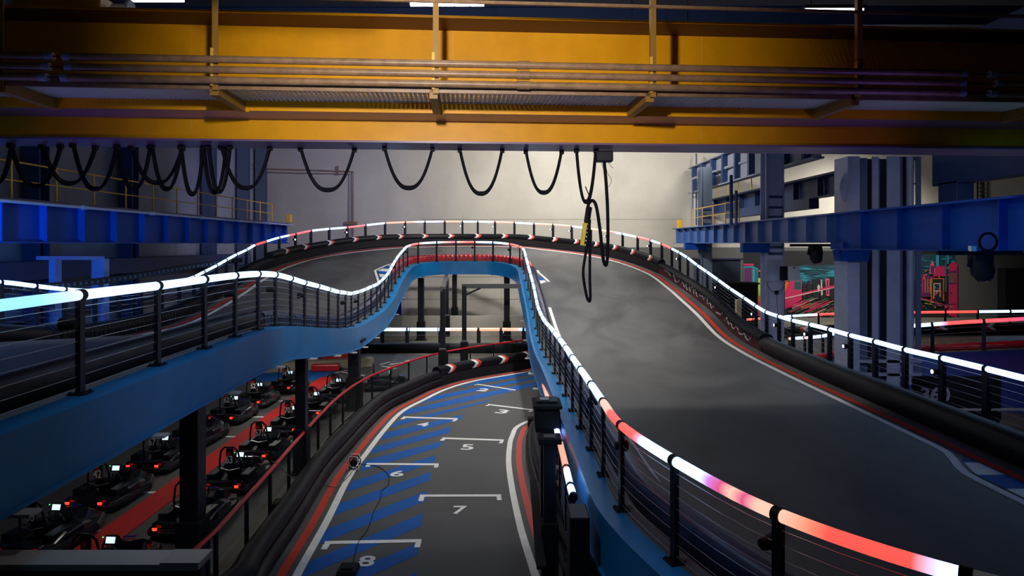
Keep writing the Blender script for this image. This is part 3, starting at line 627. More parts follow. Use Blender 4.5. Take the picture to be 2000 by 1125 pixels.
RO = hp([(-13.1, 4, -.5), (-13.1, 6, -.52), (-13.1, 8, -.56), (-13.1, 10, -.62), (-13.1, 12, -.70), (-13.1, 13.8, -.78), (-13.1, 15.5, -.87), (-13.1, 17.05, -.97), (-13.1, 18.3, -1.15), (-13.1, 19.5, -1.32), (-13.1, 20.9, -1.48), (-13.1, 22.2, -1.60), (-13.1, 23.5, -1.63), (-13.1, 24.9, -1.58), (-13.1, 26.2, -1.48), (-13.1, 27.4, -1.35), (-13.1, 28.3, -1.18), (-13.1, 29.5, -.95), (-13.1, 30.5, -.73), (-13.1, 31.6, -.5), (-13.1, 32.8, -.29), (-13.1, 33.9, -.05), (-13.0, 35.1, .13), (-12.7, 36.3, .36), (-12.2, 37.5, .57), (-11.6, 38.4, .77), (-10.85, 39.5, .91), (-10.1, 40.8, 1.03), (-9.2, 41.8, 1.19), (-8.2, 43, 1.36), (-7.1, 44.2, 1.46), (-5.9, 45, 1.52), (-4.6, 45.5, 1.55), (-3.4, 45.7, 1.55), (-2.35, 45.7, 1.55), (-1.16, 45.7, 1.52), (.17, 45.4, 1.47), (1.49, 45, 1.38), (2.74, 44.4, 1.3), (3.9, 43.4, 1.17), (5.0, 42.2, .97), (5.9, 41, .79), (6.6, 39.7, .61), (7.25, 38.4, .41), (7.75, 37.2, .21), (8.15, 36.2, 0), (8.45, 35.2, -.24), (8.65, 34.3, -.45), (8.8, 33.3, -.69), (8.93, 32, -1.03), (8.95, 30.5, -1.28), (8.95, 28.8, -1.57), (8.95, 27.2, -1.84), (8.95, 25.6, -2.08), (8.95, 24.4, -2.27), (8.95, 23.4, -2.39), (8.95, 22.3, -2.42), (8.95, 21.2, -2.43), (8.95, 19.96, -2.41), (8.95, 18.75, -2.40), (8.95, 17.6, -2.41), (8.95, 16.4, -2.4), (8.95, 15.15, -2.4), (8.95, 13.85, -2.37), (8.95, 12.56, -2.35), (8.95, 11.5, -2.34), (9.05, 10.2, -2.33), (9.2, 8.8, -2.33)])
PAIR = [(-4.6, 2, -1.66, -11.3, 2, -1.7), (-4.8, 7.4, -1.66, -11.3, 8, -1.78), (-4.9, 10.6, -1.66, -11.3, 12, -1.95), (-5, 13.1, -1.68, -11.3, 14.7, -2.16), (-5.07, 15.2, -1.88, -11.3, 16.8, -2.45), (-5.1, 17.4, -2.19, -11.3, 18.6, -2.68), (-5.2, 20, -2.52, -11.3, 20.7, -2.77), (-5.4, 22.7, -2.77, -11.3, 23.3, -2.77), (-5.5, 25.3, -2.82, -11.3, 25.9, -2.46), (-5.5, 27.8, -2.65, -11.3, 28.5, -2.0), (-5.6, 29.8, -2.38, -11.3, 30.6, -1.55), (-5.7, 32.5, -1.9, -11.2, 33.5, -1.1), (-5.65, 34.9, -1.42, -10.95, 36.4, -.84), (-5.6, 36.3, -1.15, -10.2, 39.0, -.62), (-5.1, 37.4, -1.0, -8.9, 41.9, -.40), (-4.3, 38, -.97, -6.9, 43.5, -.22), (-3.2, 38, -.97, -4.2, 44.5, -.15), (-2.1, 38, -.97, -2, 44.7, -.14), (-1, 38, -.97, .4, 44.4, -.18), (-.1, 37.4, -1.1, 2.6, 43.3, -.38), (.42, 36.5, -1.2, 4.8, 41, -.68), (.55, 35.2, -1.3, 6.2, 37.6, -1.05), (.62, 33.6, -1.45, 6.95, 34.2, -1.5), (.72, 31.2, -1.98, 7.12, 31.2, -1.93), (.9, 28.6, -2.79, 7.17, 28.4, -2.37), (.96, 26.1, -3.3, 7.27, 26, -2.87), (1, 23.7, -3.5, 7.3, 23.6, -3.26), (1.05, 21.2, -3.55, 7.3, 21, -3.43), (1.16, 18, -3.5, 7.25, 18, -3.45), (1.22, 15, -3.44, 7.2, 15, -3.43), (1.3, 12.3, -3.45, 7.2, 12.5, -3.43), (1.4, 9.6, -3.47, 7.2, 10, -3.43), (1.77, 7.25, -3.46, 7.25, 7.8, -3.43), (2.32, 5.8, -3.455, 7.4, 5.9, -3.43), (3.22, 4.72, -3.455, 7.6, 4.5, -3.43), (4.4, 4, -3.455, 8, 3.4, -3.43)]
RIs = catmull(RI, 6); aI = arc(RIs); ROs = catmull(RO, 5); aO = arc(ROs)
TAB = [(447, 592.7), (483.7, 568.6), (520, 543), (539, 531.5), (587.7, 512), (651, 498), (726.7, 489), (787, 483.5), (900, 481), (1000, 482), (1038, 484.6), (1060, 487.7), (1142, 498), (1211.6, 513), (1257, 530), (1290, 551), (1332.5, 587.4), (1378, 629.7), (1423, 672)]
_no = normals(ROs); WO = [ROs[i]-_no[i]*1.75 for i in range(len(ROs))]; Wq = []
for p in PAIR:
    q = Vector((p[3], p[4], H+p[5]))
    if q.y > 25.5:
        c = min(WO, key=lambda v: (v.x-q.x)**2+(v.y-q.y)**2); px = 1000+F*c.x/c.y; py = None
        for (x0, y0), (x1, y1) in zip(TAB, TAB[1:]):
            if x0 <= px <= x1: py = y0+(y1-y0)*(px-x0)/(x1-x0)
        if py: q = Vector((c.x, c.y, H-(py-HY)*c.y/F))
    Wq.append(q)
Wk = catmull(Wq, 8)
sI = []; last = 0
for p in PAIR:
    q = Vector((p[0], p[1], 0)); best = min(range(last, len(RIs)), key=lambda i: (Vector((RIs[i].x, RIs[i].y, 0))-q).length); last = best; sI.append(aI[best])
Ik = []
for i in range(len(PAIR)-1):
    for j in range(8): Ik.append(at(RIs, aI, sI[i]+(sI[i+1]-sI[i])*j/8)-Vector((0, 0, 1.1)))
Ik.append(at(RIs, aI, sI[-1])-Vector((0, 0, 1.1)))
NK = len(Wk); aW = arc(Wk); NW = normals(Wk)
SL = [(Wk[i].z-Ik[i].z)/((Vector((Wk[i].x-Ik[i].x, Wk[i].y-Ik[i].y, 0))).length) for i in range(NK)]
def Woff(i, d, dz=0.): return Wk[i]+NW[i]*d+Vector((0, 0, SL[i]*max(d, -3)+dz))
IP = [p-Vector((0, 0, 1.1)) for p in RIs]; NI = normals(IP)
def Ioff(i, d, dz=0.):
    """offset outward over the deck from the inner edge, riding on the deck slope"""
    j = nearest_k[i]; return IP[i]+NI[i]*d+Vector((0, 0, SL[j]*max(d, 0)+dz))
nearest_k = []
for p in IP: nearest_k.append(min(range(NK), key=lambda k: (Ik[k]-p).length))
UT = thing('upper_race_track', 'raised grey go-kart track looping back over a crest with blue steel edge beams', 'race track', (0, 0, 0))
# deck surface (own thickness)
mb = MB(); NL = 12; rows = []
for i in range(NK):
    row = []
    for k in range(NL-1): row.append(Ik[i].lerp(Wk[i], k/(NL-2)))
    row += [Woff(i, .55), Woff(i, 1.1)]
    rows.append(row)
vs = [v for r_ in rows for v in r_]; n0 = len(vs); vs += [v-Vector((0, 0, .12)) for v in vs]; W1 = NL+1; fs = []
for i in range(NK-1):
    for k in range(NL):
        a = i*W1+k; fs.append((a, a+1, a+W1+1, a+W1)); fs.append((n0+a, n0+a+W1, n0+a+W1+1, n0+a+1))
    fs.append((i*W1, (i+1)*W1, n0+(i+1)*W1, n0+i*W1)); fs.append((i*W1+NL, n0+i*W1+NL, n0+(i+1)*W1+NL, (i+1)*W1+NL))
mb.add(vs, fs, 0, True)
dk = mb.build('deck', DECK, UT)
# deck joists underneath
mb = MB()
for i in range(0, NK, 6):
    a = Ik[i]-Vector((0, 0, .3)); b = Woff(i, 1.0)-Vector((0, 0, .3)); MB().bar(a, b, .14, .34).build('cross_beam', BLKM, UT)
# painted lines
def ribbon(idx, f0, f1, name, m, dz=.006):
    mb = MB(); vs = []
    for i in idx: vs += [f0(i, dz), f1(i, dz)]
    n = len(idx); mb.add(vs, [(2*k, 2*k+1, 2*k+3, 2*k+2) for k in range(n-1)], 0, True); return mb.build(name, m, UT)
def sm(x): x = max(0, min(1, x)); return x*x*(3-2*x)
def wdev(i): return -.42*sm((11.2-Wk[i].y)/1.4) if Wk[i].x > 0 and Wk[i].y < 12 else 0
allW = list(range(NK))
ribbon(allW, lambda i, z: Woff(i, wdev(i)-.07, z), lambda i, z: Woff(i, wdev(i)+.07, z), 'white_line', WHT)
ribbon(allW, lambda i, z: Woff(i, .17, z), lambda i, z: Woff(i, .33, z), 'red_line', REDP)
idx = [i for i in allW if Wk[i].x > 0 and Wk[i].y < 10.9]
# blue / white kerb at the near right
fine = resample([Wk[i] for i in idx], .08); fn = normals(fine); vsb = []; mb = MB()
for k in range(len(fine)-1):
    y = fine[k].y; wv = .42*sm((11.2-y)/1.4)-.12
    if wv < .02: continue
    white = int((11-y)/.55) % 2 == 1
    mb.add([fine[k]+fn[k]*.12+Vector((0, 0, .007)), fine[k]-fn[k]*wv+Vector((0, 0, .007)), fine[k+1]-fn[k+1]*wv+Vector((0, 0, .007)), fine[k+1]+fn[k+1]*.12+Vector((0, 0, .007))], [(0, 1, 2, 3)], 1 if white else 0)
mb.build('kerb', [BLUP, WHT], UT)
def bump(x, c, wl, wr): return max(0, 1-abs(x-c)/(wl if x < c else wr))
def idev(p):
    if p.x > .3 and p.y < 37: return .72+.55*bump(p.y, 31.2, 1.9, 2.5)+.1*bump(p.y, 22, 6, 6)
    if p.x < -5: return .78+.6*bump(p.y, 34.0, 2.0, 2.6)
    return .78
idx = [i for i in range(len(IP)) if (IP[i].x > .3 and IP[i].y < 34.5) or (IP[i].x < -5 and IP[i].y > 31.5 and IP[i].y < 36)]
a_ = [i for i in idx if IP[i].x < 0]; b_ = [i for i in idx if IP[i].x > 0]
for g_ in (a_, b_):
    ribbon(g_, lambda i, z: Ioff(i, idev(IP[i])-.06, z), lambda i, z: Ioff(i, idev(IP[i])+.06, z), 'white_line', WHT, .012)
for g_ in (a_, b_):
    k_ = [i for i in g_ if idev(IP[i]) > .86]
    mb = MB()
    for q in range(len(k_)-1):
        i, j = k_[q], k_[q+1]
        mb.add([Ioff(i, .66, .012), Ioff(i, idev(IP[i])-.14, .012), Ioff(j, idev(IP[j])-.14, .012), Ioff(j, .66, .012)], [(0, 1, 2, 3)], q//3 % 2)
    mb.build('kerb', [BLUP, WHT], UT)
# steel edge beams: inner C-channel
n_i = len(IP)
def Isub(a, b): return [IP[i] for i in range(n_i) if a <= i <= b]
MB().sweep(IP, [(-.30, 0), (.06, 0), (.06, -.03), (-.30, -.03)]).build('inner_top_flange', BLUE, UT)
MB().sweep(IP, [(-.30, -.03), (-.27, -.03), (-.27, -.70), (-.30, -.70)]).build('inner_fascia', BLUE, UT)
MB().sweep(IP, [(-.34, -.70), (-.1, -.70), (-.1, -.73), (-.34, -.73)]).build('inner_bottom_flange', BLUE, UT)
aIP = arc(IP)
s_ = 1.
while s_ < aIP[-1]:
    p = at(IP, aIP, s_); q = at(IP, aIP, s_+.1); t = (q-p); t.z = 0; t.normalize(); n_ = Vector((-t.y, t.x, 0))
    MB().box(p-n_*.38+Vector((0, 0, -.75)), (.22, .16, .03), rz=math.atan2(n_.y, n_.x)).build('clamp_plate', GREY, UT); s_ += 2.4
# outer edge beam
OPt = [p-Vector((0, 0, 1.1)) for p in ROs]
MB().sweep(OPt, [(-.12, 0), (.25, 0), (.25, -.03), (-.12, -.03)]).build('outer_top_flange', BLUE, UT)
MB().sweep(OPt, [(.22, -.03), (.25, -.03), (.25, -.7), (.22, -.7)]).build('outer_fascia', BLUE, UT)
# fill plate between deck edge and outer flange
mb = MB(); vs = []
for i in range(NK):
    o = Woff(i, 1.05); b = min(OPt, key=lambda q: (q-o).length_squared-0*q.z if True else 0)
    j = min(range(len(OPt)), key=lambda q: (OPt[q].x-o.x)**2+(OPt[q].y-o.y)**2); vs += [o, OPt[j]]
mb.add(vs, [(2*k, 2*k+1, 2*k+3, 2*k+2) for k in range(NK-1)], 0, False); mb.build('edge_plate', NAVY, UT)

# ------------------------------------------------------------------ LED railings
Wc = (.36, .62, 1.); Rc = (.36, .032, .024); Pc = (.24, .022, .075); Oc = (.36, .13, .075); Cc = (.12, .33, .52); Lc = (.27, .29, .42); Vc = (.2, .1, .36); Ic = (.33, .19, .145)
def led_tube(parent, pts, cols, r=.058, gap=.035, name='light_tube'):
    """pts: polyline between two posts; cols: list of (t, colour)"""
    a = arc(pts); L = a[-1]; n = 9 if L < 3 else 14; P_ = [at(pts, a, gap+(L-2*gap)*k/n) for k in range(n+1)]
    mb = MB().tube(P_, r, 12); cl = []
    for k in range(n+1):
        t = k/n; c = cols[-1][1]
        for q in range(len(cols)-1):
            if cols[q][0] <= t <= cols[q+1][0]:
                f = (t-cols[q][0])/max(cols[q+1][0]-cols[q][0], 1e-6); c = tuple(cols[q][1][z]*(1-f)+cols[q+1][1][z]*f for z in range(3)); break
        cl += [c]*12
    cl += cl[:12]+cl[-12:]; mb.c = cl; return mb.build(name, LEDM, parent)
def railing(name, label, posts, sm_, a_s, colf, hgt=1.1, side=-1, foot=True, wires=8, lamps=(), r=.058, up=None, postw=(.055, .095), inset=0., deck=None, face=1, glow=None):
    R = thing(name, label, 'railing', (0, 0, 0)); N = len(posts)
    # arc position of each post on the smooth path
    ss = []; last = 0
    for p in posts:
        b = min(range(last, len(sm_)), key=lambda i: (sm_[i]-p).length); last = b; ss.append(a_s[b])
    for i, p in enumerate(posts):
        t = at(sm_, a_s, ss[i]+.15)-at(sm_, a_s, ss[i]-.15); t3 = t.normalized(); t.z = 0; t.normalize(); ang = math.atan2(t.y, t.x)
        base = p-Vector((0, 0, hgt)) if deck is None else deck(p)
        mb = MB(); c = (p+base)/2; hh = p.z-base.z
        mb.bar(base, p-Vector((0, 0, .03)), postw[0], postw[1], up=t); po = mb.build('post', BLK, R)
        MB().cyl(p, r*1.16, .085, t3, 14).build('collar', BLK, po)
        if foot:
            fb = MB().box(base+Vector((0, 0, .008)), (.2, .18, .016), rz=ang)
            for sx in (-1, 1):
                for sy in (-1, 1):
                    d = Matrix.Rotation(ang, 3, 'Z')@Vector((sx*.075, sy*.065, 0)); fb.cyl(base+d+Vector((0, 0, .025)), .013, .025, 'Z', 6)
            fb.build('foot_plate', BLKM, po)
        if i in lamps:
            n_ = Vector((-t.y, t.x, 0))*face; q = base.lerp(p, .72)-t*.14+n_*.03
            lm = MB().tube([q-n_*.07, q+n_*.05, q+n_*.09], [.05, .07, .075], 10).build('spot_lamp', BLKM, po)
            MB().cyl(q+n_*.092, .06 if glow is None else .042, .01, n_, 12).build('lens', glow or GLOS, lm)
    for i in range(N-1):
        sg = [at(sm_, a_s, ss[i]+(ss[i+1]-ss[i])*k/6) for k in range(7)]
        if a_s and up is None: led_tube(R, sg, colf(i, sg), r)
    if wires:
        rs = resample(sm_, .45)
        for k in range(wires):
            f = (k+1)/(wires+.6)
            if deck is None: pts = [p-Vector((0, 0, f*hgt)) for p in rs]
            else: pts = [p.lerp(deck(p), f) for p in rs]
            MB().tube(pts, .0045, 4).build('cable', STEEL, R)
    return R
WW = [(0, Wc), (1, Wc)]
def inner_col(i, sg):
    c = sg[3]; px = 1000+F*c.x/c.y; x = c.x; y = c.y
    if i <= 1: return [(0, Cc), (1, Cc)]
    if i == 2: return [(0, Cc), (.55, Cc), (1, Lc)]
    if i == 27: return [(0, Wc), (.3, Rc), (1, Rc)]
    if i == 28: return [(0, Oc), (1, Wc)]
    if i == 29: return [(0, Wc), (.3, Ic), (1, Pc)]
    if i == 30: return [(0, Ic), (.6, Rc), (1, Rc)]
    if i == 31: return [(0, Oc), (.5, Wc), (1, Wc)]
    if i == 32: return [(0, Wc), (.6, Wc), (1, Oc)]
    if i in (33, 34): return [(0, Rc), (1, Rc)]
    n = len(RI)
    if i == n-6: return [(0, Ic), (.45, Ic), (.55, Rc), (1, Rc)]
    if i == n-5: return [(0, Rc), (.42, Rc), (.58, Wc), (1, Wc)]
    if i == n-4: return [(0, Wc), (.28, Wc), (.40, Vc), (.5, Pc), (.58, Pc), (.63, Ic), (.7, Ic), (.74, Pc), (.8, Pc), (.86, Ic), (1, Ic)]
    if i == n-3: return [(0, Ic), (.15, Oc), (.3, Rc), (.8, Rc), (.9, Lc), (1, Wc)]
    if i == n-2: return [(0, (.01, .01, .01)), (1, (.01, .01, .01))]
    return WW
railing('inner_led_railing', 'glowing cable railing along the inner edge of the upper track', RI, RIs, aI, inner_col, lamps=(3, 6, 8, 10, 14, 16, 24, 27, 31, 33, 50, 53, 55, 57))
seq = {22: 'R', 23: 'W', 24: 'H', 25: 'R', 26: 'W', 27: 'WR', 28: 'RW', 29: 'W', 30: 'O', 31: 'OW', 32: 'WR', 33: 'O', 34: 'W', 35: 'WR', 36: 'O', 37: 'W', 38: 'O', 39: 'O', 40: 'W', 41: 'O', 42: 'RW', 43: 'W', 44: 'R', 45: 'WR', 46: 'R', 21: 'R', 47: 'W'}
seq = {21: 'R', 22: 'W', 23: 'H', 24: 'R', 25: 'W', 26: 'WR', 27: 'R', 28: 'W', 29: 'O', 30: 'OW', 31: 'WR', 32: 'O', 33: 'W', 34: 'WR', 35: 'O', 36: 'W', 37: 'O', 38: 'O', 39: 'W', 40: 'O', 41: 'RW', 42: 'W', 43: 'R', 44: 'WR', 45: 'R'}
def outer_col(i, sg):
    k = seq.get(i, 'W')
    return {'W': WW, 'R': [(0, Rc), (1, Rc)], 'O': [(0, Oc), (1, Oc)], 'H': [(0, Wc), (.5, Wc), (.6, Rc), (1, Rc)], 'WR': [(0, Wc), (.6, Wc), (1, Rc)], 'RW': [(0, Rc), (.4, Rc), (1, Wc)], 'OW': [(0, Oc), (.4, Oc), (1, Wc)]}[k]
def odeck(p):
    j = min(range(NK), key=lambda q: (Wk[q].x-p.x)**2+(Wk[q].y-p.y)**2); z = p.z-1.1
    return Vector((p.x, p.y, min(z, max(z-.6, Woff(j, 1.1).z))))
railing('outer_led_railing', 'glowing cable railing along the outer edge of the upper track', RO, ROs, aO, outer_col, lamps=(8, 24, 27, 30, 33, 35, 38, 39, 41, 44, 47, 51, 54, 56, 58, 60, 63), foot=False, wires=7, postw=(.085, .14), face=-1, glow=mat('spot_lens', (.5, .5, .6), .3, emit=(.75, .82, 1), es=7))

# ------------------------------------------------------------------ barriers on the upper deck
def Wseg(cond): return [i for i in range(NK) if cond(Wk[i])]
def barrier(name, label, pts, wd, ht, mats, ribs=0, chev=(), u0=0., red_face=False, tube_top=False, cat='barrier', rib_m=None):
    R = thing(name, label, cat, (0, 0, 0)); pts = resample(pts, .25)
    m = mats
    if tube_top:
        MB().sweep(pts, [(u0+wd*.5, 0), (u0+wd*.5, ht*.55), (u0-wd*.42, ht*.55), (u0-wd*.5, 0)], sm=False).build('lower_pad', BLKM, R)
        tp = MB().tube([p+Vector((0, 0, ht*.72)) for p in pts], ht*.29, 12).build('upper_tube', m, R)
    else:
        tp = MB().sweep(pts, rnd_prof(wd, ht, 10, u0), sm=True).build('pad', m, R)
    if ribs:
        rs = resample(pts, ribs); fr = normals(rs); 
        mb = MB(); a = arc(rs)
        fine = resample(pts, ribs/4); 
        def pr(i):
            s = 1.0 if i % 4 in (0, 1) else .86
            return [(u, v*(1 if v < .01 else 1)*(.86+.14*s) if v > 0 else 0) for u, v in rnd_prof(wd*1.04*s+.0, ht*(.985+.03*(s-.86)/.14), 8, u0)]
        def pr2(i):
            s = .13 if i % 4 in (0, 1) else .0
            return [(u0+(u-u0)*(1+s), v+(s*.28 if v > ht*.45 else 0)) for u, v in rnd_prof(wd, ht, 8, u0) if True]
        MB().sweep(fine, pr2, sm=False).build('ribbed_cover', rib_m or RUB, R)
    return R, pts
nWl = Wseg(lambda p: p.x < -9 and p.y < 36)
def Wpath(idx, d=.85, dz=0.): return [Woff(i, d, dz) for i in idx]
iL1 = [i for i in nWl if Wk[i].y < 17.5]; iL2 = [i for i in nWl if 17.2 <= Wk[i].y < 33.5]
iC = [i for i in range(NK) if (iL2[-1] <= i) and not (Wk[i].x > 6.8 and Wk[i].y < 34)]
iR1 = [i for i in range(iC[-1], NK) if Wk[i].y > 21.2]; iR2 = list(range(iR1[-1], NK))
barrier('rubber_barrier', 'smooth black barrier at the far left of the upper track', Wpath(iL1), .55, .48, RUB)
barrier('rubber_barrier', 'ribbed black barrier climbing the left ramp of the upper track', Wpath(iL2), .5, .48, RUB, ribs=.2)
Rc_, cpts = barrier('tube_barrier', 'black barrier with white and red chevrons round the crest', Wpath(iC), .55, .72, RUB, tube_top=True)
def chevron(parent, c, t, n, up, L, hgt, flip=1, off=.012, name='chevron', ang=0.):
    """white and red arrow pair lying on the inner face; t along, n towards the track"""
    t = t.normalized()*flip; a = L*.42; sh = L*.35
    def pt(x, z): return c+t*x+up*z+n*off
    def strip(x0): return [pt(x0-sh, hgt/2), pt(x0-sh+a, hgt/2), pt(x0+a, 0), pt(x0-sh+a, -hgt/2), pt(x0-sh, -hgt/2), pt(x0, 0)]
    mb = MB(); f = [(0, 1, 2, 5), (5, 2, 3, 4)]
    wv = strip(-L*.1); rv = strip(-L*.1+a)
    mb.add(wv, f, 0).add(rv, f, 1); return mb.build(name, [WHT, REDP], parent)
# chevrons around the crest: curved bands wrapped on the tube
def tube_chevrons(R, pts, zc, r, step, s0, a0, a1, flip=1, L=.62, s1=None, col=(0, 1)):
    a = arc(pts); s = s0
    while s < (s1 or a[-1]-.5):
        mb = MB(); K = 8
        for band in (0, 1):
            vs = []
            for k in range(K+1):
                f = k/K; q = a0+(a1-a0)*f; off = L*.45*(1-abs(2*f-1))
                for e in (0, L*.42):
                    ss = s+flip*(off+e+band*L*.42); p = at(pts, a, ss); p2 = at(pts, a, ss+.1); t = p2-p; t.z = 0; t.normalize(); n = Vector((t.y, -t.x, 0))
                    vs.append(p+Vector((0, 0, zc))+n*(math.cos(q)*(r+.006))+Vector((0, 0, math.sin(q)*(r+.006))))
            mb.add(vs, [(2*k, 2*k+1, 2*k+3, 2*k+2) for k in range(K)], col[band], True)
        mb.build('chevron', [WHT, REDP], R); s += step
tube_chevrons(Rc_, cpts, .72*.72, .72*.29, 1.85, 1.3, -.35, 1.25, 1, L=.40)
Rg, gp = barrier('ribbed_barrier', 'ribbed barrier with dark red face and silver graffiti down the right ramp', Wpath(iR1), .42, .5, RUB, ribs=.16)
# red lower face with silver scrawl
gp2 = resample(gp, .2)
MB().sweep(gp2, [(-.232, .02), (-.215, .02), (-.20, .30), (-.217, .30)]).build('red_face', mat('barrier_red', (.16, .012, .02), .45, noise=.3, nscale=5), Rg)
rnd = random.Random(11); ag = arc(gp2); mb = MB(); s = .8
SILV = mat('graffiti_silver', (.34, .34, .37), .4)
def gpt(s, z):
    p = at(gp2, ag, s); q = at(gp2, ag, s+.1); t = q-p; t.z = 0; t.normalize(); n = Vector((t.y, -t.x, 0)); return p+n*(.245-.03*(z/.3))+Vector((0, 0, z))
while s < ag[-1]-1.2:
    pts_ = []; x = s
    for k in range(rnd.randint(4, 7)):
        pts_.append(gpt(min(x, ag[-1]-.2), rnd.uniform(.12, .36))); x += rnd.uniform(.1, .32)
    mb.tube(catmull(pts_, 4), .026, 5); s = x+rnd.uniform(-.1, .18)
mb.build('graffiti_scrawl', SILV, Rg)
barrier('rubber_barrier', 'smooth black barrier along the near right deck', Wpath(iR2), .5, .45, RUB)
# inner barriers
def Iseg(f): return [i for i in range(len(IP)) if f(IP[i], i)]
iA = Iseg(lambda p, i: p.x < -4 and p.y < 14.3); iB = Iseg(lambda p, i: p.x < -4 and 14.1 < p.y < 33); iCc = Iseg(lambda p, i: (p.x < -4 and p.y >= 32.8) or (-5.7 < p.x < .2 and p.y > 36) or (p.x >= .1 and p.y > 33.3))
iD = Iseg(lambda p, i: p.x > .3 and p.y < 33.6)
barrier('inner_tube_barrier', 'dark blue-black tube barrier behind the nearest left railing', [Ioff(i, .4) for i in iA], .36, .34, RUB)
barrier('inner_tube_barrier', 'ribbed dark tube barrier behind the left railing dip', [Ioff(i, .38) for i in iB], .3, .34, RUB, ribs=.22, rib_m=mat('dark_blue_rubber', (.012, .02, .06), .4))
barrier('inner_tube_barrier', 'red segmented tube barrier behind the railing at the crest', [Ioff(i, .34) for i in iCc], .34, .32, RED, ribs=.26, rib_m=RED)
iD1 = [i for i in iD if IP[i].y > 13]; iD2 = [i for i in iD if IP[i].y <= 13.1]
barrier('inner_tube_barrier', 'dark blue ribbed tube barrier along the inside of the right arm', [Ioff(i, .36) for i in iD1], .3, .34, MATS['dark_blue_rubber'], ribs=.2, rib_m=MATS['dark_blue_rubber'])
barrier('inner_tube_barrier', 'smooth dark blue barrier behind the nearest railing on the right', [Ioff(i, .38) for i in iD2], .34, .4, MATS['dark_blue_rubber'])

# ------------------------------------------------------------------ lower level: floor surfaces
LT = thing('lower_race_track', 'dark lower track with blue diagonal stripes and numbered starting boxes', 'race track', (0, 0, 0))
def flat(polys, z, name, m, parent, px=True):
    mb = MB()
    for pl in polys:
        v = [G(x, y) for x, y in pl] if px else [Vector((x, y, 0)) for x, y in pl]
        v = [Vector((p.x, p.y, z)) for p in v]
        # top and thin skirt
        mb.add(v, [tuple(range(len(v)))], 0)
    return mb.build(name, m, parent)
LWL = [G(x, y) for x, y in ((548, 1190), (581, 1125), (639.6, 1019), (683, 932), (718, 884), (749, 843.5), (785, 805), (828, 781.6), (870.7, 761), (924, 745), (988, 733.6), (1041, 724))]
LWL = [Vector((-4.3, 8, 0))]+LWL+[Vector((2.6, 31.8, 0)), Vector((5, 33.5, 0)), Vector((9, 35, 0))]
LWR = [Vector((.75, 8, 0))]+[G(x, y) for x, y in ((1044, 1119.6), (1020, 1043), (1007, 989), (998.5, 945), (994, 919), (993, 880), (992, 894.7), (998.7, 858), (1020, 828))[:0]]+[G(1062, 1180), G(1044, 1120), G(1020, 1043), G(1007, 989), G(998.5, 945), G(993.5, 905), G(995, 875), G(1000, 853), (G(1020, 828))]
LWR += [Vector((1.9, 22.6, 0)), Vector((4, 25.5, 0)), Vector((8, 27.5, 0))]
cl, crr = resample(catmull(LWL, 6), .4), resample(catmull(LWR, 6), .3)
road = [(p.x-.8, p.y) for p in cl]
v = [Vector((p.x, p.y, .004)) for p in cl]; 
# road slab reaching from the left barrier to the far right
mb = MB(); nL = normals(cl)
left = [p+nL[i]*1.3 for i, p in enumerate(cl)]; vs = []
for p in left: vs += [Vector((p.x, p.y, .004)), Vector((max(9., p.x+.1), min(p.y, 27.5) if p.y > 27.5 else p.y, .004))]
mb.add(vs, [(2*k, 2*k+1, 2*k+3, 2*k+2) for k in range(len(left)-1)]); mb.build('asphalt', ROAD, LT)
def fribbon(path, d0, d1, z, name, m, parent):
    nn = normals(path); vs = []
    for i, p in enumerate(path): vs += [Vector((p.x, p.y, z))+nn[i]*d0, Vector((p.x, p.y, z))+nn[i]*d1]
    return MB().add(vs, [(2*k, 2*k+1, 2*k+3, 2*k+2) for k in range(len(path)-1)]).build(name, m, parent)
fribbon(cl, -.06, .09, .009, 'white_line', WHT, LT); fribbon(cl, .20, .36, .009, 'red_line', REDP, LT)
fribbon(crr, -.07, .07, .009, 'white_line', WHT, LT); fribbon(crr[:], -.34, -.19, .009, 'red_line', REDP, LT)
def z3(l, o=(700, 660), s=4.6875): return [(o[0]+x/s, o[1]+y/s) for x, y in l]
stripes = [z3([(1130, 388), (1560, 316), (1640, 325), (900, 458)]), z3([(700, 533), (1660, 345), (1660, 366), (560, 602)]), z3([(450, 655), (1660, 396), (1660, 433), (385, 717)]),
           z3([(340, 770), (1245, 558), (1130, 602), (290, 823)]), z3([(240, 872), (975, 700), (930, 750), (205, 938)]), z3([(150, 1000), (855, 815), (828, 872), (105, 1065)]),
           [(713.7, 899.6), (865, 861.6), (860, 873), (702.8, 921.4)], [(687.6, 941), (852.5, 888.7), (849, 903), (675.6, 961.7)], [(662.5, 984.6), (842.7, 921.4), (839.4, 938.8), (648.4, 1008.5)],
           [(635.3, 1035.8), (834, 958.4), (830.7, 979), (620, 1065)], [(603.7, 1098), (826, 1002.4), (822, 1028), (588, 1130)], [(575, 1165), (818.7, 1060), (815.5, 1083.7), (560, 1200)], [(700, 1180), (813, 1116), (812, 1145), (690, 1210)]]
for s_ in stripes: flat([s_], .007, 'blue_stripe', BLUP, LT)
boxes = {8: ((634, 1058), (823, 1054), (627, 1074), (820, 1070), 6), 6: ((716, 905), (857, 906), (713.5, 912.5), (855, 914), 3.6), 7: ((820, 967), (979, 966.5), (817, 979.5), (980, 978), 4.2),
         5: ((864, 855), (984, 859), (859, 861.5), (981, 866.5), 3), 4: ((787, 814), (894, 817.5), (782, 819.5), (888, 823.6), 2.6), 3: ((953, 789.5), (1041, 800), (947.5, 793.5), (1036, 805), 2.2), 2: ((932, 750), (1007, 761.5), (925, 752.6), (996, 764), 1.7)}
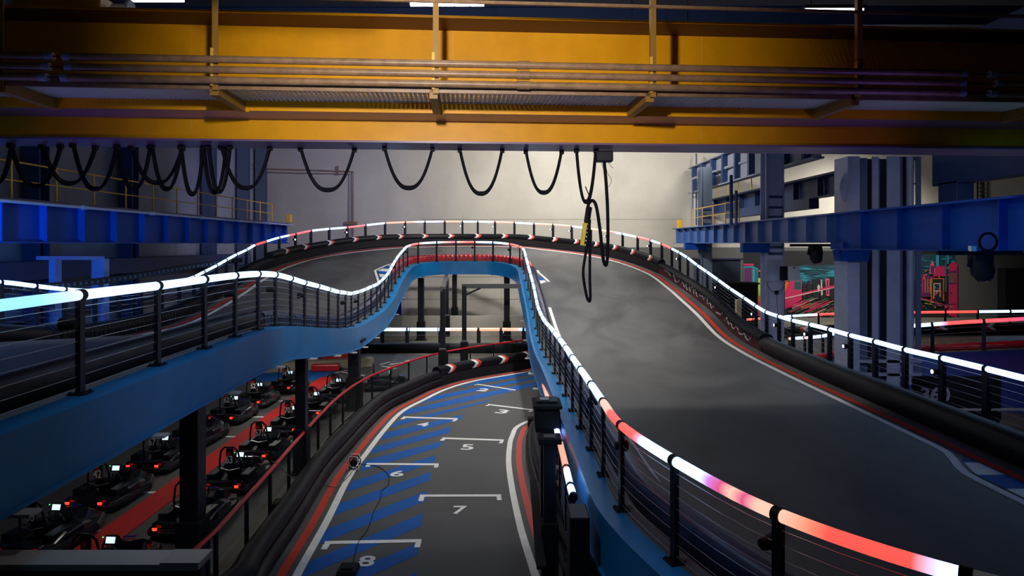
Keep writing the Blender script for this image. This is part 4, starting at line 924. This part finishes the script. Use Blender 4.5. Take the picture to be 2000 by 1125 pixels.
for k, (l, r_, tl, tr, th) in boxes.items():
    wk = (r_[0]-l[0])*.058
    flat([[l, r_, (r_[0]-.2, r_[1]+th), (l[0], l[1]+th)], [(l[0]+(tl[0]-l[0])*th/(tl[1]-l[1]), l[1]+th), (l[0]+wk, l[1]+th), (tl[0]+wk*1.05, tl[1]), tl], [(r_[0]-wk, r_[1]+th), (r_[0]-.2, r_[1]+th), tr, (tr[0]-wk, tr[1])]], .012, 'starting_box', WHT, LT)
digs = {8: (716, 1097, 33, 20.7), 7: (898, 997, 27, 16), 6: (776, 926, 26, 11.3), 5: (913, 874, 24, 11), 4: (826.5, 829.5, 22, 7.8), 3: (981, 804.5, 23, 7.5), 2: (944, 762, 21, 5.5)}
for k, (cx, cy, wp, hp_) in digs.items():
    p = G(cx, cy); t = G(cx, cy-hp_/2); b = G(cx, cy+hp_/2); hh = t.y-b.y; ww = wp*p.y/F
    o = text_mesh(str(k), 'grid_number', WHT, LT, 1.0, 1., .002)
    bb = [v.co for v in o.data.vertices]; x0 = min(v.x for v in bb); x1 = max(v.x for v in bb); y0 = min(v.y for v in bb); y1 = max(v.y for v in bb)
    o.data.transform(Matrix.Translation((-(x0+x1)/2, -(y0+y1)/2, 0))); o.data.transform(Matrix.Diagonal((ww/(x1-x0), hh/(y1-y0), 1, 1)))
    if k in (2, 3, 4):
        o.data.transform(Matrix.Rotation(-.12 if k == 4 else -.35, 4, 'Z'))
    o.location = (p.x, p.y, .013)
# checkered start line
mb = MB(); a0, a1, b1, b0 = G(1031, 727.5), G(1062, 722), G(1062, 731), G(1045, 731)
n_, m_ = 7, 3
for i in range(n_):
    for j in range(m_):
        def q(u, v): return (a0.lerp(a1, u)).lerp(b0.lerp(b1, u), v)+Vector((0, 0, .012))
        mb.add([q(i/n_, j/m_), q((i+1)/n_, j/m_), q((i+1)/n_, (j+1)/m_), q(i/n_, (j+1)/m_)], [(0, 1, 2, 3)], (i+j) % 2)
mb.build('checkered_line', [WHT, BLKM], LT)
# barriers of the lower track
nl = normals(cl)
far = [i for i in range(len(cl)) if cl[i].y > 26.0]; near = [i for i in range(len(cl)) if cl[i].y <= 26.3 and cl[i].y > 8.5]
bn = thing('lower_barrier', 'long black double tube barrier left of the starting grid', 'barrier', (0, 0, 0))
pn = [cl[i]+nl[i]*.74 for i in near]
MB().tube([p+Vector((0, 0, .40)) for p in pn], .19, 12).build('upper_tube', RUB, bn); MB().tube([cl[i]+nl[i]*.6+Vector((0, 0, .15)) for i in near], .14, 10).build('lower_tube', RUB, bn)
bf = thing('chevron_barrier', 'black barrier with white and red arrows at the far end of the starting grid', 'barrier', (0, 0, 0))
pf = resample([cl[i]+nl[i]*.76 for i in far], .25)
MB().sweep(pf, [(.2, 0), (.2, .38), (-.2, .38), (-.26, 0)]).build('lower_pad', BLKM, bf); MB().tube([p+Vector((0, 0, .52)) for p in pf], .22, 12).build('upper_tube', RUB, bf)
tube_chevrons(bf, pf, .52, .22, 1.5, .5, -.5, 1.3, 1, L=.42)
br = thing('lower_barrier', 'black curved tube barrier right of the starting grid', 'barrier', (0, 0, 0))
nr = normals(crr); ir = [i for i in range(len(crr)) if crr[i].y > 8.5 and crr[i].y < 23]
MB().tube([crr[i]-nr[i]*.75+Vector((0, 0, .36)) for i in ir], .17, 12).build('upper_tube', RUB, br); MB().tube([crr[i]-nr[i]*.58+Vector((0, 0, .14)) for i in ir], .13, 10).build('lower_tube', RUB, br)
# pit lane floor, carpet and bay lines
PL = thing('pit_lane', 'dark pit lane floor strip with short white bay lines', 'floor strip', (0, 0, 0))
flat([[(-10.1, 6), (-5.1, 6), (-5.4, 22), (-3.6, 27.5), (-1, 31.5), (-12, 38), (-11, 27)]], .003, 'lane_surface', ROAD, PL, px=False)
for y in (12.95, 14.95, 17.1, 19.3, 21.5, 23.7): flat([[(-8.45, y), (-7.95, y), (-7.95, y+.12), (-8.45, y+.12)]], .006, 'bay_line', WHT, PL, px=False)
for a, b in (((615, 737), (714, 716)), ((668, 727), (712, 734)), ((760, 712), (790, 708)), ((742, 712), (762, 707)), ((745, 715), (775, 720)), ((790, 706), (800, 704)), ((610, 751), (640, 753))):
    A, B = G(*a), G(*b); d = (B-A).normalized(); n = Vector((-d.y, d.x, 0))*.06
    flat([[(A.x-n.x, A.y-n.y), (B.x-n.x, B.y-n.y), (B.x+n.x, B.y+n.y), (A.x+n.x, A.y+n.y)]], .006, 'floor_line', WHT, PL, px=False)
tag(MB().box((-7.72, 18.2, .012), (.62, 19.5, .02)).build('red_carpet', [bpy.data.materials.get('red_carpet')]), 'long red ribbed mat between the two rows of karts', 'mat')
_m = MATS['red_carpet']; nt = _m.node_tree; wv = nt.nodes.new('ShaderNodeTexWave'); wv.inputs['Scale'].default_value = 26; wv.bands_direction = 'DIAGONAL'
tc = nt.nodes.new('ShaderNodeTexCoord'); nt.links.new(tc.outputs['Object'], wv.inputs['Vector']); bp = nt.nodes.new('ShaderNodeBump'); bp.inputs['Strength'].default_value = .7; bp.inputs['Distance'].default_value = .02; nt.links.new(wv.outputs['Fac'], bp.inputs['Height']); nt.links.new(bp.outputs[0], nt.nodes['Principled BSDF'].inputs['Normal'])
flat([[(-12.5, 27), (-8.2, 27.4), (-7.4, 30.5), (-13, 33)]], .007, 'blue_patch', BLUP, PL, px=False)
tag(MB().box((-9.7, 29.5, .2), (7, .5, .4), rz=.33).build('kerb_block', mat('beige_kerb', (.34, .31, .23), .7), bevel=.03), 'beige kerb block running behind the karts', 'kerb')
tag(MB().box(G(663, 715)+Vector((0, 0, .32)), (1.55, .45, .62), rz=.1).box(G(640, 722)+Vector((0, -.3, .16)), (1.2, .4, .3), rz=.1).build('plastic_barrier', RED, bevel=.05), 'red plastic barrier block behind the parked karts', 'barrier')
# pit fence with red handrail
FN = [Vector((-4.75, 9.2, 0)), Vector((-4.72, 10.7, 0)), Vector((-4.86, 13.16, 0)), Vector((-5.1, 17, 0)), Vector((-5.2, 20, 0)), Vector((-5.0, 22.6, 0)), Vector((-4.4, 24.8, 0)), Vector((-3.2, 27.7, 0)), Vector((-1.4, 29.9, 0)), Vector((.9, 31.8, 0)), Vector((4, 33.2, 0))]
fp = resample(catmull(FN, 5), 1.42)
fr = thing('pit_fence', 'low fence with red handrail and smoked panels beside the karts', 'fence', (0, 0, 0))
for p in fp:
    po = MB().box(p+Vector((0, 0, .51)), (.06, .06, 1.0)).build('post', BLKM, fr); MB().box(p+Vector((0, 0, .01)), (.18, .18, .02)).build('foot_plate', BLKM, po)
MB().tube([p+Vector((0, 0, 1.03)) for p in resample(fp, .5)], .042, 8).build('handrail', RED, fr)
for i in range(len(fp)-1):
    a, b = fp[i], fp[i+1]; MB().bar(a.lerp(b, .06)+Vector((0, 0, .58)), a.lerp(b, .94)+Vector((0, 0, .58)), .012, .78).build('panel', CLEAR, fr)
MB().tube([p+Vector((0, 0, .12)) for p in fp], .03, 6).build('bottom_rail', BLKM, fr)

# ------------------------------------------------------------------ steel posts below the upper deck
def under_post(x, y, ztop, wd, label, base_h=1.1, bw=None, m=BLK, zb=0):
    r = thing('support_post', label, 'post', (x, y, 0))
    MB().box((0, 0, ztop/2), (wd, wd, ztop)).build('shaft', m, r, .01)
    if base_h: MB().box((0, 0, base_h/2), (bw or wd*1.35,)*2+(base_h,)).build('padding', BLKM, r, .02)
    MB().box((0, 0, ztop-.05), (wd*1.8, wd*1.8, .08)).build('cap_plate', BLKM, r)
    MB().box((0, 0, .02), (wd*1.9, wd*1.9, .04)).build('base_plate', BLKM, r)
    return r
def dz_at(x, y): 
    p = min(IP, key=lambda q: (q.x-x)**2+(q.y-y)**2); return p.z
under_post(-5.25, 10.95, dz_at(-5, 10.9)-.45, .30, 'nearest black post under the left arm of the upper track')
under_post(-5.15, 16.3, dz_at(-5, 16)-.45, .25, 'second black post under the left arm, beside the karts')
under_post(-5.35, 22.6, dz_at(-5.4, 22.6)-.45, .36, 'third black post under the left arm, at the dip')
under_post(-5.3, 38.8, 4.3, .34, 'black post at the left corner under the crest')
under_post(-3.75, 43.5, 4.9, .30, 'black post farthest back under the crest', .6*2.5)
under_post(-.3, 38.8, 4.3, .34, 'black post at the right corner under the crest')
under_post(-11.0, 12.5, 2.9, .3, 'black post under the outer side of the left arm, nearest'); under_post(-11.0, 22, 2.4, .3, 'black post under the outer side of the left arm at its dip')
under_post(1.62, 9.0, 1.7, .28, 'black post under the right arm nearest the camera', 0); under_post(1.35, 14.5, 1.72, .3, 'black post under the middle of the right arm'); under_post(1.3, 21.5, 1.65, .3, 'black post under the low bend of the right arm')
under_post(.60, 10.6, 2.55, .2, 'tall black post beside the lit handrail below the right arm', 1.2)
for x, y in ((7.6, 10), (7.6, 17), (7.6, 24)): under_post(x, y, 1.75, .3, f'black post under the outer side of the right arm, {"near" if y == 10 else "middle" if y == 17 else "far"}')
r = thing('added_pit_lamp', 'added strip lamp tucked under the crest of the upper track', 'lamp', (-2.4, 39.4, 4.0), 0, 'added lamps below the upper track')  # hidden lamp added to brighten the low wall below the crest
MB().box((0, 0, .03), (2.4, .12, .06)).build('housing', BLKM, r)
d = bpy.data.lights.new('added_pit_light', 'AREA'); d.shape = 'RECTANGLE'; d.size = 2.4; d.size_y = .12; d.energy = 130; d.color = WARM
o = bpy.data.objects.new('added_pit_light', d); C.objects.link(o); o.parent = r; o.location = (0, 0, -.02)
# gates over the lower track
def gate(cols, beams, label, wd=.2):
    r = thing('gate_frame', label, 'frame', (0, 0, 0))
    for x, y, z in cols:
        MB().box((x, y, z/2), (wd, wd, z)).build('gate_post', BLK, r, .01); MB().box((x, y, .62), (wd*1.7, wd*1.7, 1.24)).build('padding', BLKM, r, .02)
        MB().box((x, y-wd*.6, 1.3), (wd*1.3, .03, .05)).build('strap', STEEL, r)
    for a, b in beams: MB().bar(a, b, wd, .2).build('gate_beam', mat('gate_top', (.09, .09, .1), .4), r)
    return r
zg = H-1.85
gate([(-2.86, 27.5, zg), (-3.95, 40.5, zg)], [((-2.86, 27.4, zg), (-3.95, 40.6, zg))], 'black portal frame running back towards the crest')
g2 = gate([(-2.13, 29.7, zg)], [((-2.24, 29.7, zg-.02), (.42, 29.75, zg-.02))], 'black portal frame across the lower track')
MB().bar((-2.1, 29.6, zg-.42), (-1.4, 29.65, zg-.1), .08, .08).build('brace', BLK, g2)
a = P(980, 651, 37.9); MB().box((a.x, 38.5, a.z), (.2, .05, .14)).build('tmp', SCR); o = bpy.data.objects['tmp']; o.name = 'small_screen'; tag(o, 'tiny lit screen on the right post under the crest', 'screen')
# far floor-level railing and things behind
fpx = [700, 747, 795, 860, 935, 979, 1023, 1070, 1110]
fpp = [Vector(((px-1000)*35/F, 35, 1.12)) for px in fpx]; fs_ = resample(fpp, .3)
def fcol(i, sg): return [WW, WW, WW, [(0, Wc), (.3, Ic), (1, Ic)], [(0, Oc), (1, Oc)], [(0, Oc), (.8, Ic), (1, Cc)], [(0, Cc), (1, Cc)], WW, WW][i]
railing('floor_led_railing', 'glowing railing on the floor behind the loop seen under the crest', fpp, fs_, arc(fs_), fcol, foot=False, wires=3, r=.085, postw=(.08, .2))
tag(MB().sweep([Vector((-9.5, 34.4, 0)), Vector((3.4, 34.4, 0))], rnd_prof(.5, .5, 8), sm=True).build('rubber_barrier', RUB), 'black barrier below the far glowing floor railing', 'barrier')
a = Vector((P(773, 0, 48).x, 48, .95)); tag(MB().box(a, (.8, .1, 1.5)).box(a+Vector((0, 0, -.85)), (.9, .4, .1)).build('notice_board', RUNB, bevel=.01), 'dark blue board leaning low at the back wall', 'board')
def far_kart_blob(): pass

# ------------------------------------------------------------------ equipment between the tracks, right of the grid
r = thing('light_stairs', 'short lit handrail on a low platform under the right arm', 'railing', (0, 0, 0))
lp = [P(1062, 752, 18.5), P(1070, 778, 16.0), P(1087, 838, 13.2), P(1094, 865, 12.2), P(1106, 915, 10.8), P(1114, 950, 10.0), P(1120, 970, 9.6)]
led_tube(r, lp[0:2], [(0, Rc), (1, Oc)], .055)
led_tube(r, [lp[2], lp[3]], [(0, Vc), (.3, Wc), (.6, Rc), (1, Rc)], .055); led_tube(r, [lp[3], lp[4]], [(0, Oc), (1, Oc)], .055); led_tube(r, [lp[4], lp[5]], [(0, Oc), (.3, Wc), (1, Wc)], .055); led_tube(r, [lp[5], lp[6]], WW, .055)
for p in lp[2:]:
    MB().box((p.x, p.y, p.z-.5), (.05, .07, 1.0)).build('post', BLK, r); MB().cyl(p, .064, .07, (0.1, 1, -.0), 12).build('collar', BLK, r)
for k in range(1, 7): MB().tube([p-Vector((0, 0, k*.14)) for p in lp[2:]], .005, 4).build('cable', STEEL, r)
MB().sweep([p-Vector((0, 0, 1.0)) for p in lp[2:]], [(.12, 0), (.12, -.5), (.08, -.5), (.08, 0)]).build('stringer', BLUE, r)
MB().sweep([p-Vector((.25, 0, 1.0)) for p in lp[2:]], [(-.28, 0), (-.14, 0), (-.14, -.05), (-.28, -.05)]).build('tread', BLKM, r)
tag(MB().box((P(1131, 1060, 8.6).x, 8.75, 1.05), (.26, .5, 2.1)).build('equipment_cabinet', BLK, bevel=.02), 'black cabinet at the near end of the lit platform', 'cabinet')
a = P(1068, 812, 13.4); tag(MB().box(a, (.50, .7, .36)).box(a+Vector((0, 0, .25)), (.58, .8, .07)).build('equipment_case', BLKM, bevel=.03), 'black equipment case on legs beside the lower track', 'case')
a2 = P(1068, 778, 13.4); r = thing('laptop', 'small dark control panel lying on the equipment case', 'device', a+Vector((0, 0, .30)))
MB().box((0, 0, .02), (.42, .3, .04), rx=.12).build('body', BLK, r); MB().box((-.05, -.02, .05), (.18, .14, .006), rx=.12).build('key_pad', mat('key_grey', (.3, .3, .33), .5), r)
under_post(a.x, 13.4, a.z-.18, .26, 'short thick black post carrying the equipment case', 0)
for px, py, wd, lab in ((1040, 832, .3, 'small black flat box behind the right tube barrier'), (1042, 893, .34, 'black speaker-like box on the floor right of the tube barrier'), (680, 1117, .34, 'flat dark sensor box at the bottom of the starting grid'), (548, 1003, .34, 'black wedge box on the floor left of the barrier'), (692, 838, .34, 'black wedge box between fence and barrier'), (1125, 1110, .5, 'low black floor box at the bottom beside the right arm')):
    p = G(px, py); tag(MB().box((p.x, p.y, .13 if px != 680 else .05), (wd, wd*1.1, .26 if px != 680 else .08), taper=.9).box((p.x, p.y-wd*.3, .2 if px != 680 else .1), (wd*.6, .05, .05)).build('floor_box', BLKM, bevel=.015), lab, 'box')
p = P(1165, 1105, 8.2); r = thing('blue_barrel_lamp', 'small blue-lit lamp housing at the bottom under the right arm', 'lamp', (p.x, p.y, 0))
MB().cyl((0, 0, .5), .16, .9, 'Z', 16).build('stand', BLUE, r); MB().tube([(0, 0, .95), (0, 0, 1.02), (0, 0, 1.3)], [.14, .26, .2], 16).build('head', BLUE, r)
# cable reel on the white line, thin wires
p = G(692, 916); r = thing('cable_reel', 'small black cable reel standing on the white line of the grid', 'cable reel', p)
for s_ in (-1, 1): MB().torus((0, s_*.08, .17), .14, .012, 'Y', 16, 5).build('rim', BLKM, r)
MB().cyl((0, 0, .17), .09, .15, 'Y', 14).build('drum', BLK, r); MB().tube([(-.14, -.12, .01), (-.1, -.12, .34), (.1, -.12, .34), (.14, -.12, .01)], .01, 5).build('stand', GRID, r); MB().tube([(-.14, .12, .01), (-.1, .12, .34), (.1, .12, .34), (.14, .12, .01)], .01, 5).build('stand', GRID, r)
tag(MB().tube(catmull([G(x, y)+Vector((0, 0, .015)) for x, y in ((700, 908), (728, 910), (745, 916), (758, 928), (760, 938), (757, 950), (745, 960), (743, 975), (730, 1000), (724, 1020), (715, 1040), (703, 1055), (695, 1075), (690, 1100))], 4), .008, 5).build('floor_cable', BLKM), 'thin black cable wandering across the blue stripes', 'cable')
pts = [P(530, 901, 13.5), P(545, 907, 13.6), P(560, 925, 13.8), P(585, 937, 14.5), P(610, 938, 15.2), P(628, 934, 15.6), P(638, 947, 15.4), G(655, 953)+Vector((0, 0, .03)), G(668, 945)+Vector((0, 0, .03)), G(688, 925)+Vector((0, 0, .05))]
tag(MB().tube(catmull(pts, 4), .008, 5).build('loose_cable', mat('cable_grey', (.15, .15, .15), .5)), 'thin grey cable hanging from the red handrail to the reel', 'cable')
# foreground partition
r = thing('partition_wall', 'grey topped dark partition wall at the bottom left corner', 'partition', (0, 0, 0))
MB().box((-4.35, 5.86, 2.82), (3.3, .28, .05)).build('top_cap', GREY, r); MB().box((-2.86, 5.85, 2.855), (.34, .26, .012)).build('cap_joint', mat('grey_top2', (.42, .41, .42), .6), r)
MB().box((-4.35, 5.92, 1.4), (3.2, .1, 2.8)).build('panel', mat('navy_dark', (.012, .016, .04), .6), r)

# ------------------------------------------------------------------ unseen strip lamps added below the left arm to brighten karts and mat
for i, (x, y, z, e) in enumerate(((-7.7, 12.5, 3.25, 13), (-7.7, 17.0, 2.85, 24), (-7.8, 21.5, 2.45, 36), (-8.0, 26.5, 2.5, 45))):
    r = thing('added_pit_lamp', f'small added strip lamp below the left arm over the karts, {["nearest", "second", "third", "farthest"][i]}', 'lamp', (x, y, z), 0, 'added lamps below the upper track')
    MB().box((0, 0, .03), (1.0, .1, .06)).build('housing', BLKM, r); MB().box((0, 0, .2), (.04, .04, .3)).build('hanger', BLKM, r)
    d = bpy.data.lights.new('added_pit_light', 'AREA'); d.shape = 'RECTANGLE'; d.size = 1.0; d.size_y = .1; d.energy = e; d.color = WARM
    o = bpy.data.objects.new('added_pit_light', d); C.objects.link(o); o.parent = r; o.location = (0, 0, -.02)

# ------------------------------------------------------------------ karts
def kart_proto():
    r = empty('go_kart')
    def ring(x, y, z): return [(x, y, z)]
    # chassis: x across, y forward
    out = [(-.30, -.92), (.30, -.92), (.56, -.80), (.60, -.35), (.58, .1), (.62, .45), (.50, .75), (.38, .98), (-.38, .98), (-.50, .75), (-.62, .45), (-.58, .1), (-.60, -.35), (-.56, -.80)]
    n = len(out); vs = [(x, y, .07) for x, y in out]+[(x*1.02, y*1.02, .14) for x, y in out]+[(x*.96, y*.97, .23) for x, y in out]
    fs = [tuple(range(n-1, -1, -1)), tuple(range(2*n, 3*n))]
    for L in range(2):
        for i in range(n): fs.append((L*n+i, L*n+(i+1) % n, (L+1)*n+(i+1) % n, (L+1)*n+i))
    MB().add(vs, fs).build('bumper_frame', BLK, r, .015)
    for s in (-1, 1):
        mb = MB(); P0 = [(-.62, .30, .12), (-.3, .36, .26), (.1, .35, .27), (.42, .28, .18)]
        vs = []
        for y, wd, h in P0: vs += [(s*.30, y, .12), (s*(.30+wd*.80), y, .14), (s*(.30+wd*.70), y, .14+h*.8), (s*.36, y, .16+h)]
        fs = [(0, 1, 2, 3), (15, 14, 13, 12)]
        for k in range(3):
            for q in range(4): fs.append((k*4+q, k*4+(q+1) % 4, k*4+4+(q+1) % 4, k*4+4+q))
        mb.add(vs, fs).build('side_pod', GLOS, r, .03)
        MB().box((s*.52, -.1, .30), (.04, .5, .05)).build('side_stripe', KBLU, r, .01)
    # nose with raised cowl
    mb = MB(); vs = []
    for y, wd, h in ((.35, .22, .16), (.5, .26, .30), (.68, .34, .24), (.9, .36, .10)): vs += [(-wd, y, .16), (wd, y, .16), (wd*.7, y, .18+h), (-wd*.7, y, .18+h)]
    fs = [(3, 2, 1, 0), (12, 13, 14, 15)]
    for k in range(3):
        for q in range(4): fs.append((k*4+q, k*4+(q+1) % 4, k*4+4+(q+1) % 4, k*4+4+q))
    mb.add(vs, fs).build('nose_cone', GLOS, r, .03)
    MB().box((0, .66, .46), (.16, .14, .02), rx=-.3).build('nose_panel', KBLU, r)
    for s in (-1, 1):
        for y, rr, w_, x in ((-.62, .14, .2, .42), (.62, .13, .13, .44)):
            MB().tube([(s*x-w_/2, y, rr), (s*x-w_*.3, y, rr), (s*x+w_*.3, y, rr), (s*x+w_/2, y, rr)], [rr*.86, rr, rr, rr*.86], 18).build('tyre', BLKM, r)
    # engine / battery boxes and rear deck
    for s in (-1, 1): MB().box((s*.38, -.35, .28), (.2, .5, .26)).build('battery_box', BLK, r, .02)
    MB().box((0, -.80, .26), (.9, .16, .14)).build('rear_cover', GLOS, r, .03)
    # seat shell
    prof = [(.12, .14), (-.02, .12), (-.18, .14), (-.27, .22), (-.33, .38), (-.38, .58)]; mb = MB(); vs = []; K = 6
    for (y, z) in prof:
        for k in range(K+1):
            q = -1+2*k/K; wd = .19 if z < .5 else .15; vs.append((q*wd, y+.07*abs(q)**2*(1 if z > .2 else .3), z+.12*abs(q)**3*(1 if z < .3 else .1)))
    f = [(i*(K+1)+k, i*(K+1)+k+1, (i+1)*(K+1)+k+1, (i+1)*(K+1)+k) for i in range(len(prof)-1) for k in range(K)]
    se = mb.add(vs, f, 0, True).build('seat', BLK, r); so = se.modifiers.new('solid', 'SOLIDIFY'); so.thickness = .02
    MB().tube([(-.23, -.42, .2), (-.235, -.46, .62), (-.19, -.49, .9), (-.1, -.5, .99), (.1, -.5, .99), (.19, -.49, .9), (.235, -.46, .62), (.23, -.42, .2)], .022, 8).build('roll_hoop', BLK, r)
    MB().tube([(-.24, -.45, .5), (0, -.5, .46), (.24, -.45, .5)], .014, 6).build('hoop_brace', STEEL, r)
    hr = MB().box((0, -.47, .78), (.17, .05, .36)).build('head_rest', BLKM, r, .02)
    MB().cyl((-.01, -.505, .84), .05, .02, 'Y', 14).build('emblem', RED, hr)
    MB().tube([(0, .42, .2), (0, .18, .5)], .015, 6).build('steering_column', STEEL, r)
    sw = MB().tube([(math.cos(2*PI*k/20)*.15, .16+math.sin(2*PI*k/20)*.08, .53+math.sin(2*PI*k/20)*.13) for k in range(20)], .016, 7, closed=True).build('steering_wheel', BLKM, r)
    MB().box((0.0, .15, .62), (.21, .03, .16), rx=-.25).build('display_case', BLK, sw, .01)
    MB().box((0.0, .128, .625), (.155, .006, .10), rx=-.25).build('display', SCR, sw)
    MB().cyl((-.13, .13, .67), .009, .012, 'Y', 8).build('status_light', mat('led_green', (0, .3, .05), .4, emit=(.05, 1, .2), es=2.5), sw)
    MB().tube([(-.3, .45, .16), (-.3, .5, .38), (-.08, .52, .40), (-.08, .47, .18)], .012, 6).build('pedal_frame', mat('kart_green', (.0, .10, .05), .4), r)
    for s in (-1, 1):
        tl = MB().box((s*.34, -.955, .27), (.085, .02, .02)).box((s*.34, -.955, .24), (.075, .02, .012)).build('tail_light', TAIL, r)
    MB().box((0, -.96, .18), (.9, .03, .03)).build('chrome_bar', mat('chrome_dim', (.35, .37, .4), .25, metal=1), r)
    return r
KP = kart_proto()
left_row = [('53', -8.62, 12.45), ('42', -8.8, 14.65), ('67', -8.9, 16.95), ('58', -8.93, 19.05), ('62', -8.95, 21.4), ('52', -8.93, 23.45), ('14', -8.6, 25.7)]
right_row = [('', -6.75, 11.05), ('59', -6.33, 13.4), ('63', -6.42, 15.6), ('57', -6.55, 17.75), ('70', -6.6, 20.1), ('62', -6.5, 22.0), ('61', -6.35, 24.2)]
wl = ['nearest', 'second', 'third', 'fourth', 'fifth', 'sixth', 'farthest']
first = True; todo = []
for row, rn in ((left_row, 'left'), (right_row, 'right')):
    for i, (num, x, y) in enumerate(row):
        k = KP if first else dup(KP); first = False
        k.location = (x, y, .006); k.rotation_euler = (0, 0, -.02+.03*((i*7) % 3-1))
        tag(k, (f'black go-kart numbered {num}, ' if num else 'black go-kart half hidden by the partition, ')+f'{wl[i]} in the {rn} row of the red mat', 'go-kart', 'parked electric karts')
        hrs = [c for c in k.children if c.name.startswith('head_rest')][0]
        if num: todo.append((num, hrs))
# kart beyond the fence
k = dup(KP); k.location = (-3.9, 25.6-.6+.3, .006); k.rotation_euler = (0, 0, -1.3); k.location = (-4.9, 25.9, .006); tag(k, 'dark go-kart behind the fence near the far bend', 'go-kart', 'parked electric karts')
for num, hrs in todo:
    text_mesh(num, 'number', WHT, hrs, .24, .7, .006, mx=Matrix.Translation((0, -.507, .70))@Matrix.Rotation(PI/2, 4, 'X'))

# ------------------------------------------------------------------ lower tracks in the right bay
rb = thing('side_track', 'low banked track with dark blue apron in the right bay', 'race track', (0, 0, 0))
A = [P(1440, 660, 42), P(1545, 655, 38), P(1650, 652, 36), P(1800, 652, 34), P(2100, 650, 33)]   # foot of the rear railing
B = [P(1540, 705, 33), P(1600, 705, 30), P(1660, 698, 28), P(1846, 688, 25.5), P(1970, 683, 24.5), P(2120, 676, 24)]
def rs2(l, n): a = arc(l); return [at(l, a, a[-1]*k/n) for k in range(n+1)]
n_ = 24; A_ = rs2(catmull(A, 5), n_); B_ = rs2(catmull(B, 5), n_)
vs = []
for i in range(n_+1): vs += [A_[i], B_[i]]
o0 = len(vs); vs += [v_-Vector((0, 0, .15)) for v_ in vs]
MB().add(vs, [(2*k, 2*k+1, 2*k+3, 2*k+2) for k in range(n_)]+[(o0+2*k, o0+2*k+2, o0+2*k+3, o0+2*k+1) for k in range(n_)]+[(2*k+1, 2*k+3, o0+2*k+3, o0+2*k+1) for k in range(n_)], 0).build('deck', DECK, rb)
apr = []
for p in B_: apr += [p+Vector((0, 0, -.02)), Vector((p.x+.3, p.y-3.6, p.z-1.15)), Vector((p.x+.3, p.y-3.6, 0))]
MB().add(apr, [f for k in range(n_) for f in ((3*k, 3*k+1, 3*k+4, 3*k+3), (3*k+1, 3*k+2, 3*k+5, 3*k+4))]).build('apron', mat('apron_blue', (.012, .05, .28), .5), rb)
ra = [p+Vector((0, 0, 1.1)) for p in A_]; rbp = [p+Vector((0, -.1, 1.12)) for p in B_]
def ca(i, sg):
    px = 1000+F*sg[3].x/sg[3].y
    if px < 1515: return [(0, Rc), (1, Rc)]
    if px < 1600: return WW
    if px < 1880: return [(0, Rc), (1, Rc)]
    return WW
railing('side_led_railing', 'glowing railing at the back of the right bay track', [ra[i] for i in range(0, n_+1, 2)], ra, arc(ra), ca, foot=False, wires=5, r=.065)
def cb_(i, sg):
    px = 1000+F*sg[3].x/sg[3].y
    if px < 1590: return [(0, Ic), (1, Wc)]
    if px < 1650: return WW
    if px < 1700: return [(0, Pc), (1, Pc)]
    if px < 1845: return WW
    if px < 1880: return [(0, Wc), (.3, Rc), (1, Rc)]
    return [(0, Rc), (1, Pc)]
railing('side_led_railing', 'glowing railing in front of the right bay track above the blue apron', [rbp[i] for i in range(0, n_+1, 3)], rbp, arc(rbp), cb_, foot=False, wires=5, r=.07, postw=(.07, .12))
r1 = thing('chevron_barrier', 'black barrier with red and white arrows across the right bay', 'barrier', (0, 0, 0))
pa = resample([p+Vector((0, -1.0, 0)) for p in A_], .3)
MB().tube([p+Vector((0, 0, .45)) for p in pa], .2, 10).build('upper_tube', RUB, r1); MB().tube([p+Vector((0, -.1, .13)) for p in pa], .18, 10).build('lower_tube', RUB, r1)
tube_chevrons(r1, pa, .45, .2, 2.1, 1.0, -.6, 1.2, -1, L=.5)
r2 = thing('inner_tube_barrier', 'red segmented tube barrier below the front railing of the right bay', 'barrier', (0, 0, 0))
pb = resample([p+Vector((0, .25, .14)) for p in B_], .12)
MB().tube(pb, [.15 if k % 4 < 2 else .13 for k in range(len(pb))], 10).build('tube', RED, r2)
fribbon([p for p in B_], .55, .65, 0, 'tmp2', REDP, rb); bpy.data.objects.remove(bpy.data.objects['tmp2'])
# 360 lettering on a dark board
p = P(1830, 772, 19.5); r = thing('sign_board', 'dark board with grey 360 lettering behind the right railing', 'sign', (p.x, p.y, 0))
MB().box((.6, .05, p.z-.1), (2.6, .06, 1.3)).build('board', BLKM, r); MB().box((1.6, .02, p.z-.42), (3.6, .08, .06)).build('white_trim', GREY, r)
for s_ in (-.6, 1.8): MB().box((s_, .05, .3), (.08, .08, .7)).build('leg', BLKM, r)
text_mesh('360', 'lettering', mat('letter_grey', (.3, .3, .36), .6), r, .55, 1.05, .02, mx=Matrix.Translation((-.05, .0, p.z))@Matrix.Rotation(PI/2, 4, 'X'))
